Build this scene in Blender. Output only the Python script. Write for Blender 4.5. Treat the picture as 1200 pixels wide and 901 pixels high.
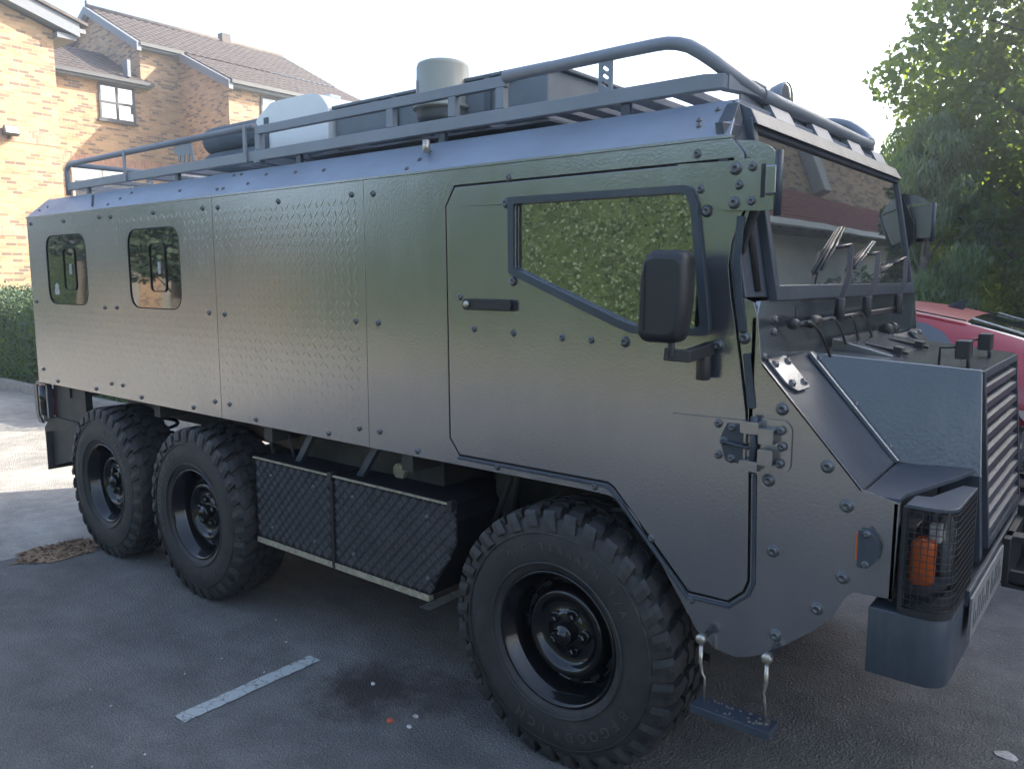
import bpy, math, random
import numpy as np
from mathutils import Vector, Matrix
from mathutils.geometry import tessellate_polygon

for o in list(bpy.data.objects):
    bpy.data.objects.remove(o)
SC = bpy.context.scene
COL = SC.collection
R = math.radians

# ------------------------------------------------------------------ camera
cam_d = bpy.data.cameras.new("camera")
cam_d.sensor_width = 36.0
cam_d.lens = 27.96
cam_d.clip_start = 0.05
cam_d.clip_end = 2000
cam = bpy.data.objects.new("camera", cam_d)
COL.objects.link(cam)
RX = (0.779018060, 0.0833470263, -0.621437153)
RY = (0.627001274, -0.102740964, 0.772213505)
RZ = (0.000514647, -0.991210153, -0.132295758)
cam.matrix_world = Matrix(((RX[0], -RX[1], -RX[2], 0.0),
                           (RY[0], -RY[1], -RY[2], -2.01),
                           (RZ[0], -RZ[1], -RZ[2], 1.58),
                           (0, 0, 0, 1)))
SC.camera = cam

# ------------------------------------------------------------------ sky and sun
SUN_EL = R(33)
SUN_AZ = R(35)            # from +Y towards +X
world = bpy.data.worlds.new("World")
SC.world = world
world.use_nodes = True
wn = world.node_tree
wn.nodes.clear()
sky = wn.nodes.new("ShaderNodeTexSky")
sky.sky_type = 'NISHITA'
sky.sun_disc = False
sky.sun_elevation = SUN_EL
sky.sun_rotation = SUN_AZ
sky.air_density = 1.0
sky.dust_density = 3.0
sky.ozone_density = 1.0
bg = wn.nodes.new("ShaderNodeBackground")
bg.inputs["Strength"].default_value = 0.15
wo = wn.nodes.new("ShaderNodeOutputWorld")
wn.links.new(sky.outputs[0], bg.inputs[0])
wn.links.new(bg.outputs[0], wo.inputs[0])

sun_d = bpy.data.lights.new("sun", 'SUN')
sun_d.energy = 4.6
sun_d.angle = R(0.55)
sun_d.color = (1.0, 0.92, 0.79)
sun = bpy.data.objects.new("sun", sun_d)
COL.objects.link(sun)
sdir = Vector((math.sin(SUN_AZ) * math.cos(SUN_EL), math.cos(SUN_AZ) * math.cos(SUN_EL), math.sin(SUN_EL)))
sun.rotation_euler = sdir.to_track_quat('Z', 'Y').to_euler()
sun.location = (8, 15, 12)

SC.view_settings.view_transform = 'Standard'
SC.view_settings.look = 'None'
SC.view_settings.exposure = 1.92
SC.view_settings.gamma = 1.0
SC.cycles.max_bounces = 6
SC.cycles.transparent_max_bounces = 12

# ------------------------------------------------------------------ materials
def new_mat(name):
    m = bpy.data.materials.new(name)
    m.use_nodes = True
    nt = m.node_tree
    return m, nt, nt.nodes["Principled BSDF"]

def node(nt, typ, **kw):
    n = nt.nodes.new(typ)
    for k, v in kw.items():
        setattr(n, k, v)
    return n

def pos(nt):
    return node(nt, "ShaderNodeNewGeometry").outputs["Position"]

def noise(nt, scale, detail=3, rough=0.55, vec=None, src=None):
    n = node(nt, "ShaderNodeTexNoise")
    n.inputs["Scale"].default_value = scale
    n.inputs["Detail"].default_value = detail
    n.inputs["Roughness"].default_value = rough
    if src is None:
        src = pos(nt)
    if vec is not None:
        mp = node(nt, "ShaderNodeMapping")
        mp.inputs["Scale"].default_value = vec
        nt.links.new(src, mp.inputs[0])
        src = mp.outputs[0]
    nt.links.new(src, n.inputs["Vector"])
    return n.outputs["Fac"]

def ramp(nt, fac, stops):
    r = node(nt, "ShaderNodeValToRGB")
    els = r.color_ramp.elements
    while len(els) < len(stops):
        els.new(0.5)
    for e, (p, c) in zip(els, stops):
        e.position = p
        e.color = (c[0], c[1], c[2], 1) if len(c) == 3 else c
    nt.links.new(fac, r.inputs[0])
    return r.outputs["Color"]

def bump(nt, h, dist, strength=1.0, normal=None):
    b = node(nt, "ShaderNodeBump")
    b.inputs["Distance"].default_value = dist
    b.inputs["Strength"].default_value = strength
    nt.links.new(h, b.inputs["Height"])
    if normal is not None:
        nt.links.new(normal, b.inputs["Normal"])
    return b.outputs[0]

def math_n(nt, op, a, b=None, c=None):
    n = node(nt, "ShaderNodeMath", operation=op)
    for i, v in enumerate((a, b, c)):
        if v is None:
            continue
        if isinstance(v, (int, float)):
            n.inputs[i].default_value = v
        else:
            nt.links.new(v, n.inputs[i])
    return n.outputs[0]

def simple(name, col, rough=0.5, metal=0.0, ior=1.5, var=0.15, vscale=6.0, bdist=0.0, bscale=200, spec=None, coat=0.0):
    m, nt, p = new_mat(name)
    f = noise(nt, vscale, 4)
    lo = tuple(c * (1 - var) for c in col)
    hi = tuple(min(1, c * (1 + var)) for c in col)
    nt.links.new(ramp(nt, f, [(0.3, lo), (0.7, hi)]), p.inputs["Base Color"])
    p.inputs["Roughness"].default_value = rough
    p.inputs["Metallic"].default_value = metal
    p.inputs["IOR"].default_value = ior
    p.inputs["Coat Weight"].default_value = coat
    if bdist:
        nt.links.new(bump(nt, noise(nt, bscale, 2), bdist), p.inputs["Normal"])
    return m

M = {}
# vehicle paint: satin dark grey green with orange peel
def paint(name, col, rough, ior, peel, pscale):
    m, nt, p = new_mat(name)
    f = noise(nt, 3.0, 5, 0.6)
    lo = tuple(c * 0.85 for c in col); hi = tuple(c * 1.15 for c in col)
    cb_ = ramp(nt, f, [(0.3, lo), (0.7, hi)])
    st = noise(nt, 5.0, 6, 0.75, vec=(1, 1, 0.18))
    dst = noise(nt, 2.0, 6, 0.7)
    dm = math_n(nt, 'MULTIPLY', ramp(nt, st, [(0.50, (0, 0, 0)), (0.78, (1, 1, 1))]), ramp(nt, dst, [(0.40, (0, 0, 0)), (0.65, (0.5, 0.5, 0.5))]))
    mxd = node(nt, "ShaderNodeMixRGB")
    nt.links.new(dm, mxd.inputs[0]); nt.links.new(cb_, mxd.inputs[1]); mxd.inputs[2].default_value = (0.17, 0.155, 0.13, 1)
    nt.links.new(mxd.outputs[0], p.inputs["Base Color"])
    g = noise(nt, 9.0, 5, 0.7, vec=(1, 1, 0.35))
    rr = ramp(nt, g, [(0.3, (rough * 0.88,) * 3), (0.7, (rough * 1.15,) * 3)])
    nt.links.new(rr, p.inputs["Roughness"])
    p.inputs["IOR"].default_value = ior
    n1 = bump(nt, noise(nt, 2.2, 2), 0.004, 0.35)
    nt.links.new(bump(nt, noise(nt, pscale, 2), peel, 1.0, n1), p.inputs["Normal"])
    return m
M['paint'] = paint("satin_dark_grey_paint", (0.034, 0.041, 0.050), 0.20, 3.2, 0.0003, 110)
M['paint_rough'] = paint("textured_dark_paint", (0.030, 0.038, 0.046), 0.20, 1.75, 0.0009, 90)
M['paint_flat'] = paint("matt_grey_paint", (0.036, 0.046, 0.060), 0.36, 1.5, 0.0004, 160)
M['roof_glare'] = paint("roof_paint_with_glare", (0.155, 0.19, 0.245), 0.38, 1.8, 0.0004, 120)  # lightened to put the glare along the roof into the colour
M['bolt'] = simple("painted_bolt", (0.045, 0.052, 0.056), 0.32, ior=1.9)
M['rack'] = paint("rack_paint", (0.17, 0.19, 0.215), 0.42, 1.6, 0.0004, 160)
M['black'] = simple("black_plastic", (0.014, 0.015, 0.017), 0.45, var=0.2)
M['blackgloss'] = simple("gloss_black_steel", (0.004, 0.004, 0.005), 0.10, ior=1.55, var=0.2)
M['under'] = simple("grimy_chassis_black", (0.030, 0.028, 0.026), 0.6, var=0.4, vscale=12)
M['rust'] = simple("rusty_pipe", (0.10, 0.06, 0.04), 0.8, var=0.35, vscale=25)
M['rubber_seal'] = simple("rubber_seal", (0.012, 0.012, 0.013), 0.6)
M['steel'] = simple("bare_steel", (0.45, 0.42, 0.36), 0.35, metal=0.9, var=0.3, vscale=60)
M['ally'] = simple("worn_aluminium_edge", (0.38, 0.34, 0.25), 0.5, metal=0.4, var=0.35, vscale=40)
M['white_plastic'] = simple("white_plastic", (0.72, 0.74, 0.72), 0.45, var=0.04)
M['drum'] = simple("pale_green_grey_plastic", (0.26, 0.27, 0.225), 0.4, var=0.08)
M['greybag'] = simple("grey_canvas", (0.09, 0.11, 0.125), 0.8, var=0.15, bdist=0.002, bscale=60)
M['greybox'] = simple("grey_plastic_box", (0.13, 0.15, 0.165), 0.5, var=0.1)
M['orange'] = simple("orange_lens", (0.60, 0.11, 0.014), 0.25, var=0.15, vscale=40)
M['chrome'] = simple("lamp_reflector", (0.8, 0.8, 0.8), 0.12, metal=1.0, var=0.02)
M['plate'] = simple("number_plate_white", (0.17, 0.175, 0.175), 0.5, var=0.05)
M['plate_print'] = simple("worn_plate_print", (0.075, 0.078, 0.08), 0.5)
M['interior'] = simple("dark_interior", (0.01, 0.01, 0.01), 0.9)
M['red_car'] = simple("glossy_red_car_paint", (0.28, 0.005, 0.010), 0.22, ior=1.6, var=0.06, vscale=3, coat=0.6)
M['red_dust'] = simple("dusty_red_roof", (0.24, 0.022, 0.028), 0.4, ior=1.5, var=0.2, vscale=25, coat=0.2)
M['tail'] = simple("red_tail_lens", (0.35, 0.01, 0.01), 0.15)
M['bluegrey'] = simple("blue_grey_trim", (0.16, 0.22, 0.32), 0.5)
M['grey_board'] = simple("painted_barge_board", (0.14, 0.155, 0.18), 0.6, var=0.06)
M['dark_frame'] = simple("dark_window_frame", (0.045, 0.05, 0.055), 0.5)
M['white_frame'] = simple("white_window_frame", (0.7, 0.7, 0.68), 0.5, var=0.05)
M['blind'] = simple("pale_window_blind", (0.62, 0.66, 0.70), 0.7, var=0.05)
M['stone'] = simple("kerb_concrete", (0.30, 0.28, 0.25), 0.9, var=0.2, vscale=12, bdist=0.004, bscale=60)
M['rubble'] = simple("leaf_litter", (0.20, 0.13, 0.08), 0.9, var=0.5, vscale=60)
M['mud'] = simple("dried_mud", (0.11, 0.095, 0.08), 0.9, var=0.3, vscale=60)
M['redbit'] = simple("red_brick_fragment", (0.45, 0.10, 0.05), 0.8)
M['palebit'] = simple("pale_grit", (0.42, 0.42, 0.40), 0.8, var=0.3, vscale=50)
M['plastic_scrap'] = simple("pale_scrap", (0.35, 0.34, 0.33), 0.6, var=0.3, vscale=60)

def glass_mat(name, col, rough, ior, wav=0.0):
    m, nt, p = new_mat(name)
    p.inputs["Base Color"].default_value = (*col, 1)
    p.inputs["Roughness"].default_value = rough
    p.inputs["IOR"].default_value = ior
    if wav:
        nt.links.new(bump(nt, noise(nt, 2.5, 1), wav, 0.5), p.inputs["Normal"])
    return m
M['glass'] = glass_mat("mirror_tinted_glass", (0.006, 0.007, 0.006), 0.015, 3.6, 0.002)
M['glass_side'] = glass_mat("dark_tinted_glass", (0.006, 0.007, 0.006), 0.02, 2.3, 0.002)
M['glass_ws'] = glass_mat("windscreen_glass", (0.03, 0.035, 0.035), 0.02, 4.2, 0.001)
M['glass_car'] = glass_mat("car_glass", (0.01, 0.012, 0.014), 0.03, 2.2)
M['glass_house'] = glass_mat("house_window_glass", (0.05, 0.06, 0.07), 0.02, 3.2)
M['glass_lamp'] = glass_mat("lamp_glass", (0.10, 0.11, 0.12), 0.05, 2.0)

# tyre rubber
m, nt, p = new_mat("tyre_rubber")
f = noise(nt, 14, 5, 0.65)
nt.links.new(ramp(nt, f, [(0.3, (0.016, 0.016, 0.017)), (0.75, (0.038, 0.036, 0.034))]), p.inputs["Base Color"])
p.inputs["Roughness"].default_value = 0.62
nt.links.new(bump(nt, noise(nt, 160, 3), 0.0012), p.inputs["Normal"])
M['tyre'] = m
M['tyre_text'] = simple("raised_tyre_lettering", (0.060, 0.058, 0.055), 0.5)

# asphalt
def asphalt(name, dark, light, patch, grit=False):
    m, nt, p = new_mat(name)
    P = pos(nt)
    big = noise(nt, 0.9, 5, 0.6)
    mid = noise(nt, 7, 4, 0.65)
    fine = noise(nt, 190, 4, 0.8)
    c1 = ramp(nt, fine, [(0.33, dark), (0.70, light)])
    c2 = ramp(nt, big, [(0.35, (0.72, 0.72, 0.72)), (0.65, (1.22, 1.20, 1.16))])
    mul = node(nt, "ShaderNodeMixRGB", blend_type='MULTIPLY')
    mul.inputs[0].default_value = 1.0
    nt.links.new(c1, mul.inputs[1]); nt.links.new(c2, mul.inputs[2])
    c3 = ramp(nt, mid, [(0.36, (0.82, 0.82, 0.82)), (0.62, (1.1, 1.1, 1.1))])
    mul2 = node(nt, "ShaderNodeMixRGB", blend_type='MULTIPLY')
    mul2.inputs[0].default_value = 1.0
    nt.links.new(mul.outputs[0], mul2.inputs[1]); nt.links.new(c3, mul2.inputs[2])
    out = mul2.outputs[0]
    # pale aggregate specks
    v = node(nt, "ShaderNodeTexVoronoi")
    v.inputs["Scale"].default_value = 95
    nt.links.new(P, v.inputs["Vector"])
    sp = math_n(nt, 'LESS_THAN', v.outputs["Distance"], 0.16)
    sepc = node(nt, "ShaderNodeSeparateColor")
    nt.links.new(v.outputs["Color"], sepc.inputs[0])
    pick = math_n(nt, 'GREATER_THAN', sepc.outputs[0], 0.86)
    fac = math_n(nt, 'MULTIPLY', sp, pick)
    mx = node(nt, "ShaderNodeMixRGB")
    nt.links.new(fac, mx.inputs[0]); nt.links.new(out, mx.inputs[1])
    mx.inputs[2].default_value = (0.34, 0.33, 0.31, 1)
    out = mx.outputs[0]
    # brown patches
    pt = noise(nt, 1.7, 4, 0.6, vec=(1, 1.4, 1))
    pf = ramp(nt, pt, [(0.60, (0, 0, 0)), (0.74, (1, 1, 1))])
    mx2 = node(nt, "ShaderNodeMixRGB")
    pf2 = math_n(nt, 'MULTIPLY', pf, 0.45)
    nt.links.new(pf2, mx2.inputs[0]); nt.links.new(out, mx2.inputs[1])
    mx2.inputs[2].default_value = (*patch, 1)
    last = mx2.outputs[0]
    if grit:
        for (sx_, sy_, rad, colr, st) in ((-2.25, -.08, .26, (0.022, 0.017, 0.014, 1), .85), (-2.0, .05, .20, (0.03, 0.022, 0.018, 1), .6), (-4.2, -1.0, .07, (0.03, 0.03, 0.03, 1), .7), (-1.0, -.55, .30, (0.03, 0.028, 0.027, 1), .5)):
            vm = node(nt, "ShaderNodeVectorMath", operation='DISTANCE')
            nt.links.new(P, vm.inputs[0]); vm.inputs[1].default_value = (sx_, sy_, 0)
            dd = math_n(nt, 'ADD', math_n(nt, 'DIVIDE', vm.outputs["Value"], rad), math_n(nt, 'MULTIPLY', math_n(nt, 'SUBTRACT', noise(nt, 11, 5, .7), .5), 1.6))
            ff = ramp(nt, dd, [(0.35, (st, st, st)), (1.0, (0, 0, 0))])
            mm = node(nt, "ShaderNodeMixRGB")
            nt.links.new(ff, mm.inputs[0]); nt.links.new(last, mm.inputs[1]); mm.inputs[2].default_value = colr
            last = mm.outputs[0]
    nt.links.new(last, p.inputs["Base Color"])
    p.inputs["Roughness"].default_value = 0.85
    v2 = node(nt, "ShaderNodeTexVoronoi")
    v2.inputs["Scale"].default_value = 120
    nt.links.new(P, v2.inputs["Vector"])
    b1 = bump(nt, v2.outputs["Distance"], 0.006, 0.9)
    nt.links.new(bump(nt, mid, 0.01, 0.5, b1), p.inputs["Normal"])
    return m
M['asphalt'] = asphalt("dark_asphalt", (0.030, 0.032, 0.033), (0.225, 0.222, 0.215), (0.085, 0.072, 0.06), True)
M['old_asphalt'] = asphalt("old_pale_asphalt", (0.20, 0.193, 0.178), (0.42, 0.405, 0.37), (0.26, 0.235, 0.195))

# road paint, worn: asphalt shows through cracks
m, nt, p = new_mat("worn_road_paint")
f = noise(nt, 45, 5, 0.7)
f2 = noise(nt, 9, 4, 0.75)
w = node(nt, "ShaderNodeTexVoronoi", feature='DISTANCE_TO_EDGE')
w.inputs["Scale"].default_value = 13
w.inputs["Randomness"].default_value = 1.0
nt.links.new(pos(nt), w.inputs["Vector"])
crk = ramp(nt, w.outputs["Distance"], [(0.006, (0.1, 0.1, 0.1)), (0.018, (1, 1, 1))])
base = ramp(nt, f, [(0.32, (0.12, 0.12, 0.12)), (0.44, (0.36, 0.39, 0.38))])
wear = ramp(nt, f2, [(0.33, (0.2, 0.2, 0.2)), (0.40, (1, 1, 1))])
a = node(nt, "ShaderNodeMixRGB", blend_type='MULTIPLY'); a.inputs[0].default_value = 0.8
nt.links.new(base, a.inputs[1]); nt.links.new(crk, a.inputs[2])
b = node(nt, "ShaderNodeMixRGB", blend_type='MULTIPLY'); b.inputs[0].default_value = 1
nt.links.new(a.outputs[0], b.inputs[1]); nt.links.new(wear, b.inputs[2])
nt.links.new(b.outputs[0], p.inputs["Base Color"])
p.inputs["Roughness"].default_value = 0.8
M['road_paint'] = m

def brick_mat(name, c1, c2, mortar, dark, soldier=False):
    m, nt, p = new_mat(name)
    sx = node(nt, "ShaderNodeSeparateXYZ")
    nt.links.new(pos(nt), sx.inputs[0])
    u = math_n(nt, 'ADD', sx.outputs[0], sx.outputs[1])
    cb = node(nt, "ShaderNodeCombineXYZ")
    if soldier:
        nt.links.new(sx.outputs[2], cb.inputs[0]); nt.links.new(u, cb.inputs[1])
    else:
        nt.links.new(u, cb.inputs[0]); nt.links.new(sx.outputs[2], cb.inputs[1])
    bt = node(nt, "ShaderNodeTexBrick")
    bt.inputs["Scale"].default_value = 1.0
    bt.inputs["Brick Width"].default_value = 0.225
    bt.inputs["Row Height"].default_value = 0.075
    bt.inputs["Mortar Size"].default_value = 0.008
    bt.inputs["Mortar Smooth"].default_value = 0.3
    bt.inputs["Bias"].default_value = 0.0
    bt.inputs["Color1"].default_value = (0, 0, 0, 1)
    bt.inputs["Color2"].default_value = (1, 1, 1, 1)
    bt.inputs["Mortar"].default_value = (0.5, 0.5, 0.5, 1)
    nt.links.new(cb.outputs[0], bt.inputs["Vector"])
    bc = ramp(nt, bt.outputs["Color"], [(0.0, dark), (0.14, dark), (0.26, c2), (0.6, c1), (1.0, tuple(min(1, x * 1.15) for x in c1))])
    mx = node(nt, "ShaderNodeMixRGB")
    nt.links.new(bt.outputs["Fac"], mx.inputs[0]); nt.links.new(bc, mx.inputs[1])
    mx.inputs[2].default_value = (*mortar, 1)
    g = ramp(nt, noise(nt, 1.2, 4), [(0.3, (0.85, 0.85, 0.85)), (0.7, (1.1, 1.1, 1.1))])
    mu = node(nt, "ShaderNodeMixRGB", blend_type='MULTIPLY'); mu.inputs[0].default_value = 1
    nt.links.new(mx.outputs[0], mu.inputs[1]); nt.links.new(g, mu.inputs[2])
    nt.links.new(mu.outputs[0], p.inputs["Base Color"])
    p.inputs["Roughness"].default_value = 0.9
    inv = math_n(nt, 'SUBTRACT', 1.0, bt.outputs["Fac"])
    nt.links.new(bump(nt, inv, 0.008, 0.8), p.inputs["Normal"])
    return m
M['brick'] = brick_mat("buff_brickwork", (0.42, 0.27, 0.155), (0.35, 0.21, 0.12), (0.38, 0.31, 0.235), (0.18, 0.125, 0.095))
M['brick_red'] = brick_mat("red_soldier_bricks", (0.44, 0.24, 0.17), (0.40, 0.21, 0.15), (0.40, 0.30, 0.23), (0.34, 0.18, 0.13), True)
M['tiles'] = simple("brown_roof_tile", (0.085, 0.068, 0.060), 0.75, var=0.3, vscale=5)
M['tiles_red'] = simple("red_roof_tile", (0.30, 0.10, 0.07), 0.75, var=0.2, vscale=5)

def leaf_mat(name, a, b, trans):
    m, nt, p = new_mat(name)
    nt.nodes.remove(p)
    out = nt.nodes["Material Output"]
    col = ramp(nt, noise(nt, 7.0, 4, 0.7), [(0.3, a), (0.7, b)])
    d = node(nt, "ShaderNodeBsdfPrincipled")
    d.inputs["Roughness"].default_value = 0.65
    nt.links.new(col, d.inputs["Base Color"])
    t = node(nt, "ShaderNodeBsdfTranslucent")
    hs = node(nt, "ShaderNodeMixRGB", blend_type='MULTIPLY'); hs.inputs[0].default_value = 1
    nt.links.new(col, hs.inputs[1]); hs.inputs[2].default_value = (2.6, 2.4, 0.5, 1)
    nt.links.new(hs.outputs[0], t.inputs["Color"])
    mx = node(nt, "ShaderNodeMixShader"); mx.inputs[0].default_value = trans
    nt.links.new(d.outputs[0], mx.inputs[1]); nt.links.new(t.outputs[0], mx.inputs[2])
    nt.links.new(mx.outputs[0], out.inputs[0])
    return m
M['leaf'] = leaf_mat("maple_leaf", (0.08, 0.125, 0.06), (0.14, 0.19, 0.09), 0.58)
M['leaf_droop'] = leaf_mat("drooping_leaf", (0.10, 0.15, 0.10), (0.16, 0.22, 0.14), 0.45)
M['leaf_hedge'] = leaf_mat("hedge_leaf", (0.034, 0.070, 0.040), (0.072, 0.112, 0.064), 0.10)
M['leaf_dark'] = leaf_mat("dark_shrub_leaf", (0.045, 0.08, 0.03), (0.08, 0.13, 0.045), 0.45)
M['bark'] = simple("grey_bark", (0.13, 0.115, 0.095), 0.9, var=0.35, vscale=14, bdist=0.02, bscale=18)
M['grass'] = simple("grass_bank", (0.10, 0.16, 0.04), 0.9, var=0.5, vscale=9, bdist=0.05, bscale=30)
M['soil'] = simple("dry_soil", (0.22, 0.15, 0.09), 0.95, var=0.4, vscale=5, bdist=0.02, bscale=20)

# ------------------------------------------------------------------ mesh helpers
WORLD = {}
def tag(o, label=None, cat=None, group=None, kind=None):
    if label: o["label"] = label
    if cat: o["category"] = cat
    if group: o["group"] = group
    if kind: o["kind"] = kind
    return o

def attach(o, parent):
    if parent is not None:
        o.parent = parent
        o.matrix_parent_inverse = WORLD[parent.name].inverted()

def link(o, parent=None):
    COL.objects.link(o)
    WORLD[o.name] = o.matrix_basis.copy()
    attach(o, parent)
    return o

def thing(name, loc, label, cat, group=None, rz=0):
    o = bpy.data.objects.new(name, None)
    o.empty_display_size = 0.2
    o.location = loc
    o.rotation_euler = (0, 0, rz)
    link(o)
    return tag(o, label, cat, group)

class MB:
    def __init__(s):
        s.v = []; s.f = []; s.sm = []
    def add(s, vs, fs, smooth=False):
        b = len(s.v)
        s.v.extend([tuple(v) for v in vs])
        for f in fs:
            s.f.append(tuple(i + b for i in f)); s.sm.append(smooth)
        return s
    def box(s, x0, x1, y0, y1, z0, z1):
        vs = [(x, y, z) for z in (z0, z1) for y in (y0, y1) for x in (x0, x1)]
        return s.add(vs, [(0, 2, 3, 1), (4, 5, 7, 6), (0, 1, 5, 4), (2, 6, 7, 3), (0, 4, 6, 2), (1, 3, 7, 5)])
    def hexa(s, p):  # 8 points: bottom 4 (ccw seen from above) top 4
        return s.add(p, [(3, 2, 1, 0), (4, 5, 6, 7), (0, 1, 5, 4), (1, 2, 6, 5), (2, 3, 7, 6), (3, 0, 4, 7)])
    def plate(s, outer, holes=(), fn=None, d0=0.0, d1=0.01):
        """flat plate with holes; outer/holes are 2D loops, fn(u,v,d) -> 3D, faces at d0 and d1"""
        loops = [list(outer)] + [list(h) for h in holes]
        tri = tessellate_polygon([[Vector((a, b, 0)) for a, b in lp] for lp in loops])
        flat = [q for lp in loops for q in lp]
        n = len(flat)
        vs = [fn(a, b, d0) for a, b in flat] + [fn(a, b, d1) for a, b in flat]
        fs = [tuple(t) for t in tri] + [tuple(i + n for i in reversed(t)) for t in tri]
        k = 0
        for lp in loops:
            m_ = len(lp)
            for i in range(m_):
                j = (i + 1) % m_
                fs.append((k + i, k + j, k + j + n, k + i + n))
            k += m_
        return s.add(vs, fs)
    def strip(s, loopA, loopB, smooth=False, closed=True):
        n = len(loopA)
        fs = []
        for i in range(n if closed else n - 1):
            j = (i + 1) % n
            fs.append((i, j, n + j, n + i))
        return s.add(list(loopA) + list(loopB), fs, smooth)
    def tube(s, path, r, n=10, closed=False, caps=True, rads=None):
        P = [Vector(p) for p in path]
        rings = []
        N = len(P)
        prev = None
        for i in range(N):
            if closed:
                t = (P[(i + 1) % N] - P[i - 1])
            else:
                t = (P[min(i + 1, N - 1)] - P[max(i - 1, 0)])
            t.normalize()
            if prev is None:
                a = Vector((0, 0, 1)) if abs(t.z) < 0.9 else Vector((1, 0, 0))
                u = t.cross(a).normalized()
            else:
                u = prev - t * prev.dot(t)
                u.normalize()
            prev = u
            w = t.cross(u)
            rr = rads[i] if rads else r
            rings.append([P[i] + (u * math.cos(2 * math.pi * k / n) + w * math.sin(2 * math.pi * k / n)) * rr for k in range(n)])
        vs = [q for rg in rings for q in rg]
        fs = []
        for i in range(N if closed else N - 1):
            a0 = i * n; b0 = ((i + 1) % N) * n
            for k in range(n):
                l = (k + 1) % n
                fs.append((a0 + k, a0 + l, b0 + l, b0 + k))
        s.add(vs, fs, True)
        if caps and not closed:
            s.add(rings[0], [tuple(reversed(range(n)))])
            s.add(rings[-1], [tuple(range(n))])
        return s
    def bar(s, path, w, h):
        """rectangular bar along a path lying mostly in XY"""
        P = [Vector(p) for p in path]
        rings = []
        for i in range(len(P)):
            t = (P[min(i + 1, len(P) - 1)] - P[max(i - 1, 0)]).normalized()
            side = Vector((0, 0, 1)).cross(t)
            if side.length < 0.1: side = Vector((0, 1, 0))
            side.normalize()
            up = t.cross(side).normalized()
            rings.append([P[i] + side * a * w / 2 + up * b * h / 2 for a, b in ((-1, -1), (1, -1), (1, 1), (-1, 1))])
        vs = [q for rg in rings for q in rg]
        fs = []
        for i in range(len(P) - 1):
            for k in range(4):
                l = (k + 1) % 4
                fs.append((i * 4 + k, i * 4 + l, i * 4 + 4 + l, i * 4 + 4 + k))
        fs.append((3, 2, 1, 0)); e = (len(P) - 1) * 4
        fs.append((e, e + 1, e + 2, e + 3))
        return s.add(vs, fs)
    def lathe(s, prof, org=(0, 0, 0), axis='y', n=32, closed_prof=False, smooth=True):
        """prof [(radius, along)]"""
        vs = []
        for r, h in prof:
            for k in range(n):
                a = 2 * math.pi * k / n
                c, d = r * math.cos(a), r * math.sin(a)
                if axis == 'y': q = (org[0] + c, org[1] + h, org[2] + d)
                elif axis == 'z': q = (org[0] + c, org[1] + d, org[2] + h)
                else: q = (org[0] + h, org[1] + c, org[2] + d)
                vs.append(q)
        fs = []
        m_ = len(prof)
        for i in range(m_ if closed_prof else m_ - 1):
            i2 = (i + 1) % m_
            for k in range(n):
                l = (k + 1) % n
                fs.append((i * n + k, i * n + l, i2 * n + l, i2 * n + k))
        return s.add(vs, fs, smooth)
    def mesh(s, name, mats, center=None):
        me = bpy.data.meshes.new(name)
        vs = s.v
        if center is not None:
            c = center
            vs = [(x - c[0], y - c[1], z - c[2]) for x, y, z in vs]
        me.from_pydata(vs, [], s.f)
        me.polygons.foreach_set("use_smooth", s.sm)
        for m_ in (mats if isinstance(mats, (list, tuple)) else [mats]):
            me.materials.append(m_)
        me.update()
        return me
    def build(s, name, mat, parent=None, bevel=0.0, fixn=True, segs=2):
        a = np.array([tuple(q) for q in s.v], dtype=float)
        c = (a.min(0) + a.max(0)) / 2
        me = s.mesh(name, mat, c)
        if fixn:
            import bmesh
            bm = bmesh.new(); bm.from_mesh(me)
            bmesh.ops.remove_doubles(bm, verts=bm.verts, dist=1e-5)
            bmesh.ops.recalc_face_normals(bm, faces=bm.faces)
            bm.to_mesh(me); bm.free()
        o = bpy.data.objects.new(name, me)
        o.location = c
        link(o, parent)
        if bevel:
            md = o.modifiers.new("bevel", 'BEVEL')
            md.width = bevel; md.segments = segs; md.limit_method = 'ANGLE'; md.angle_limit = R(35)
            md.harden_normals = False
        return o

def copy_part(o, loc, parent, rot=None):
    c = o.copy()
    c.location = loc
    if rot is not None: c.rotation_euler = rot
    COL.objects.link(c)
    WORLD[c.name] = c.matrix_basis.copy()
    c.parent = parent
    c.matrix_parent_inverse = WORLD[parent.name].inverted()
    return c

side = lambda u, v, d: (u, d, v)       # plate in the XZ plane, d along Y
front = lambda u, v, d: (d, u, v)      # plate in the YZ plane, d along X
flat = lambda u, v, d: (u, v, d)       # plate in the XY plane, d along Z

def rrect(x0, x1, z0, z1, r, n=5):
    pts = []
    for cx, cz, a0 in ((x1 - r, z1 - r, 0), (x0 + r, z1 - r, 90), (x0 + r, z0 + r, 180), (x1 - r, z0 + r, 270)):
        for k in range(n + 1):
            a = R(a0 + 90 * k / n)
            pts.append((cx + r * math.cos(a), cz + r * math.sin(a)))
    return pts

def rounded(poly, rads, n=4):
    """round the corners of a polygon; rads one number or list"""
    out = []
    N = len(poly)
    for i in range(N):
        r = rads[i] if isinstance(rads, (list, tuple)) else rads
        p0 = Vector(poly[i - 1]); p1 = Vector(poly[i]); p2 = Vector(poly[(i + 1) % N])
        if r <= 0:
            out.append(tuple(p1)); continue
        a = (p0 - p1); b = (p2 - p1)
        d = min(r, a.length * 0.45, b.length * 0.45)
        A = p1 + a.normalized() * d; B = p1 + b.normalized() * d
        for k in range(n + 1):
            t = k / n
            q = A * (1 - t) ** 2 + p1 * 2 * t * (1 - t) + B * t * t
            out.append((q.x, q.y))
    return out

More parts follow.
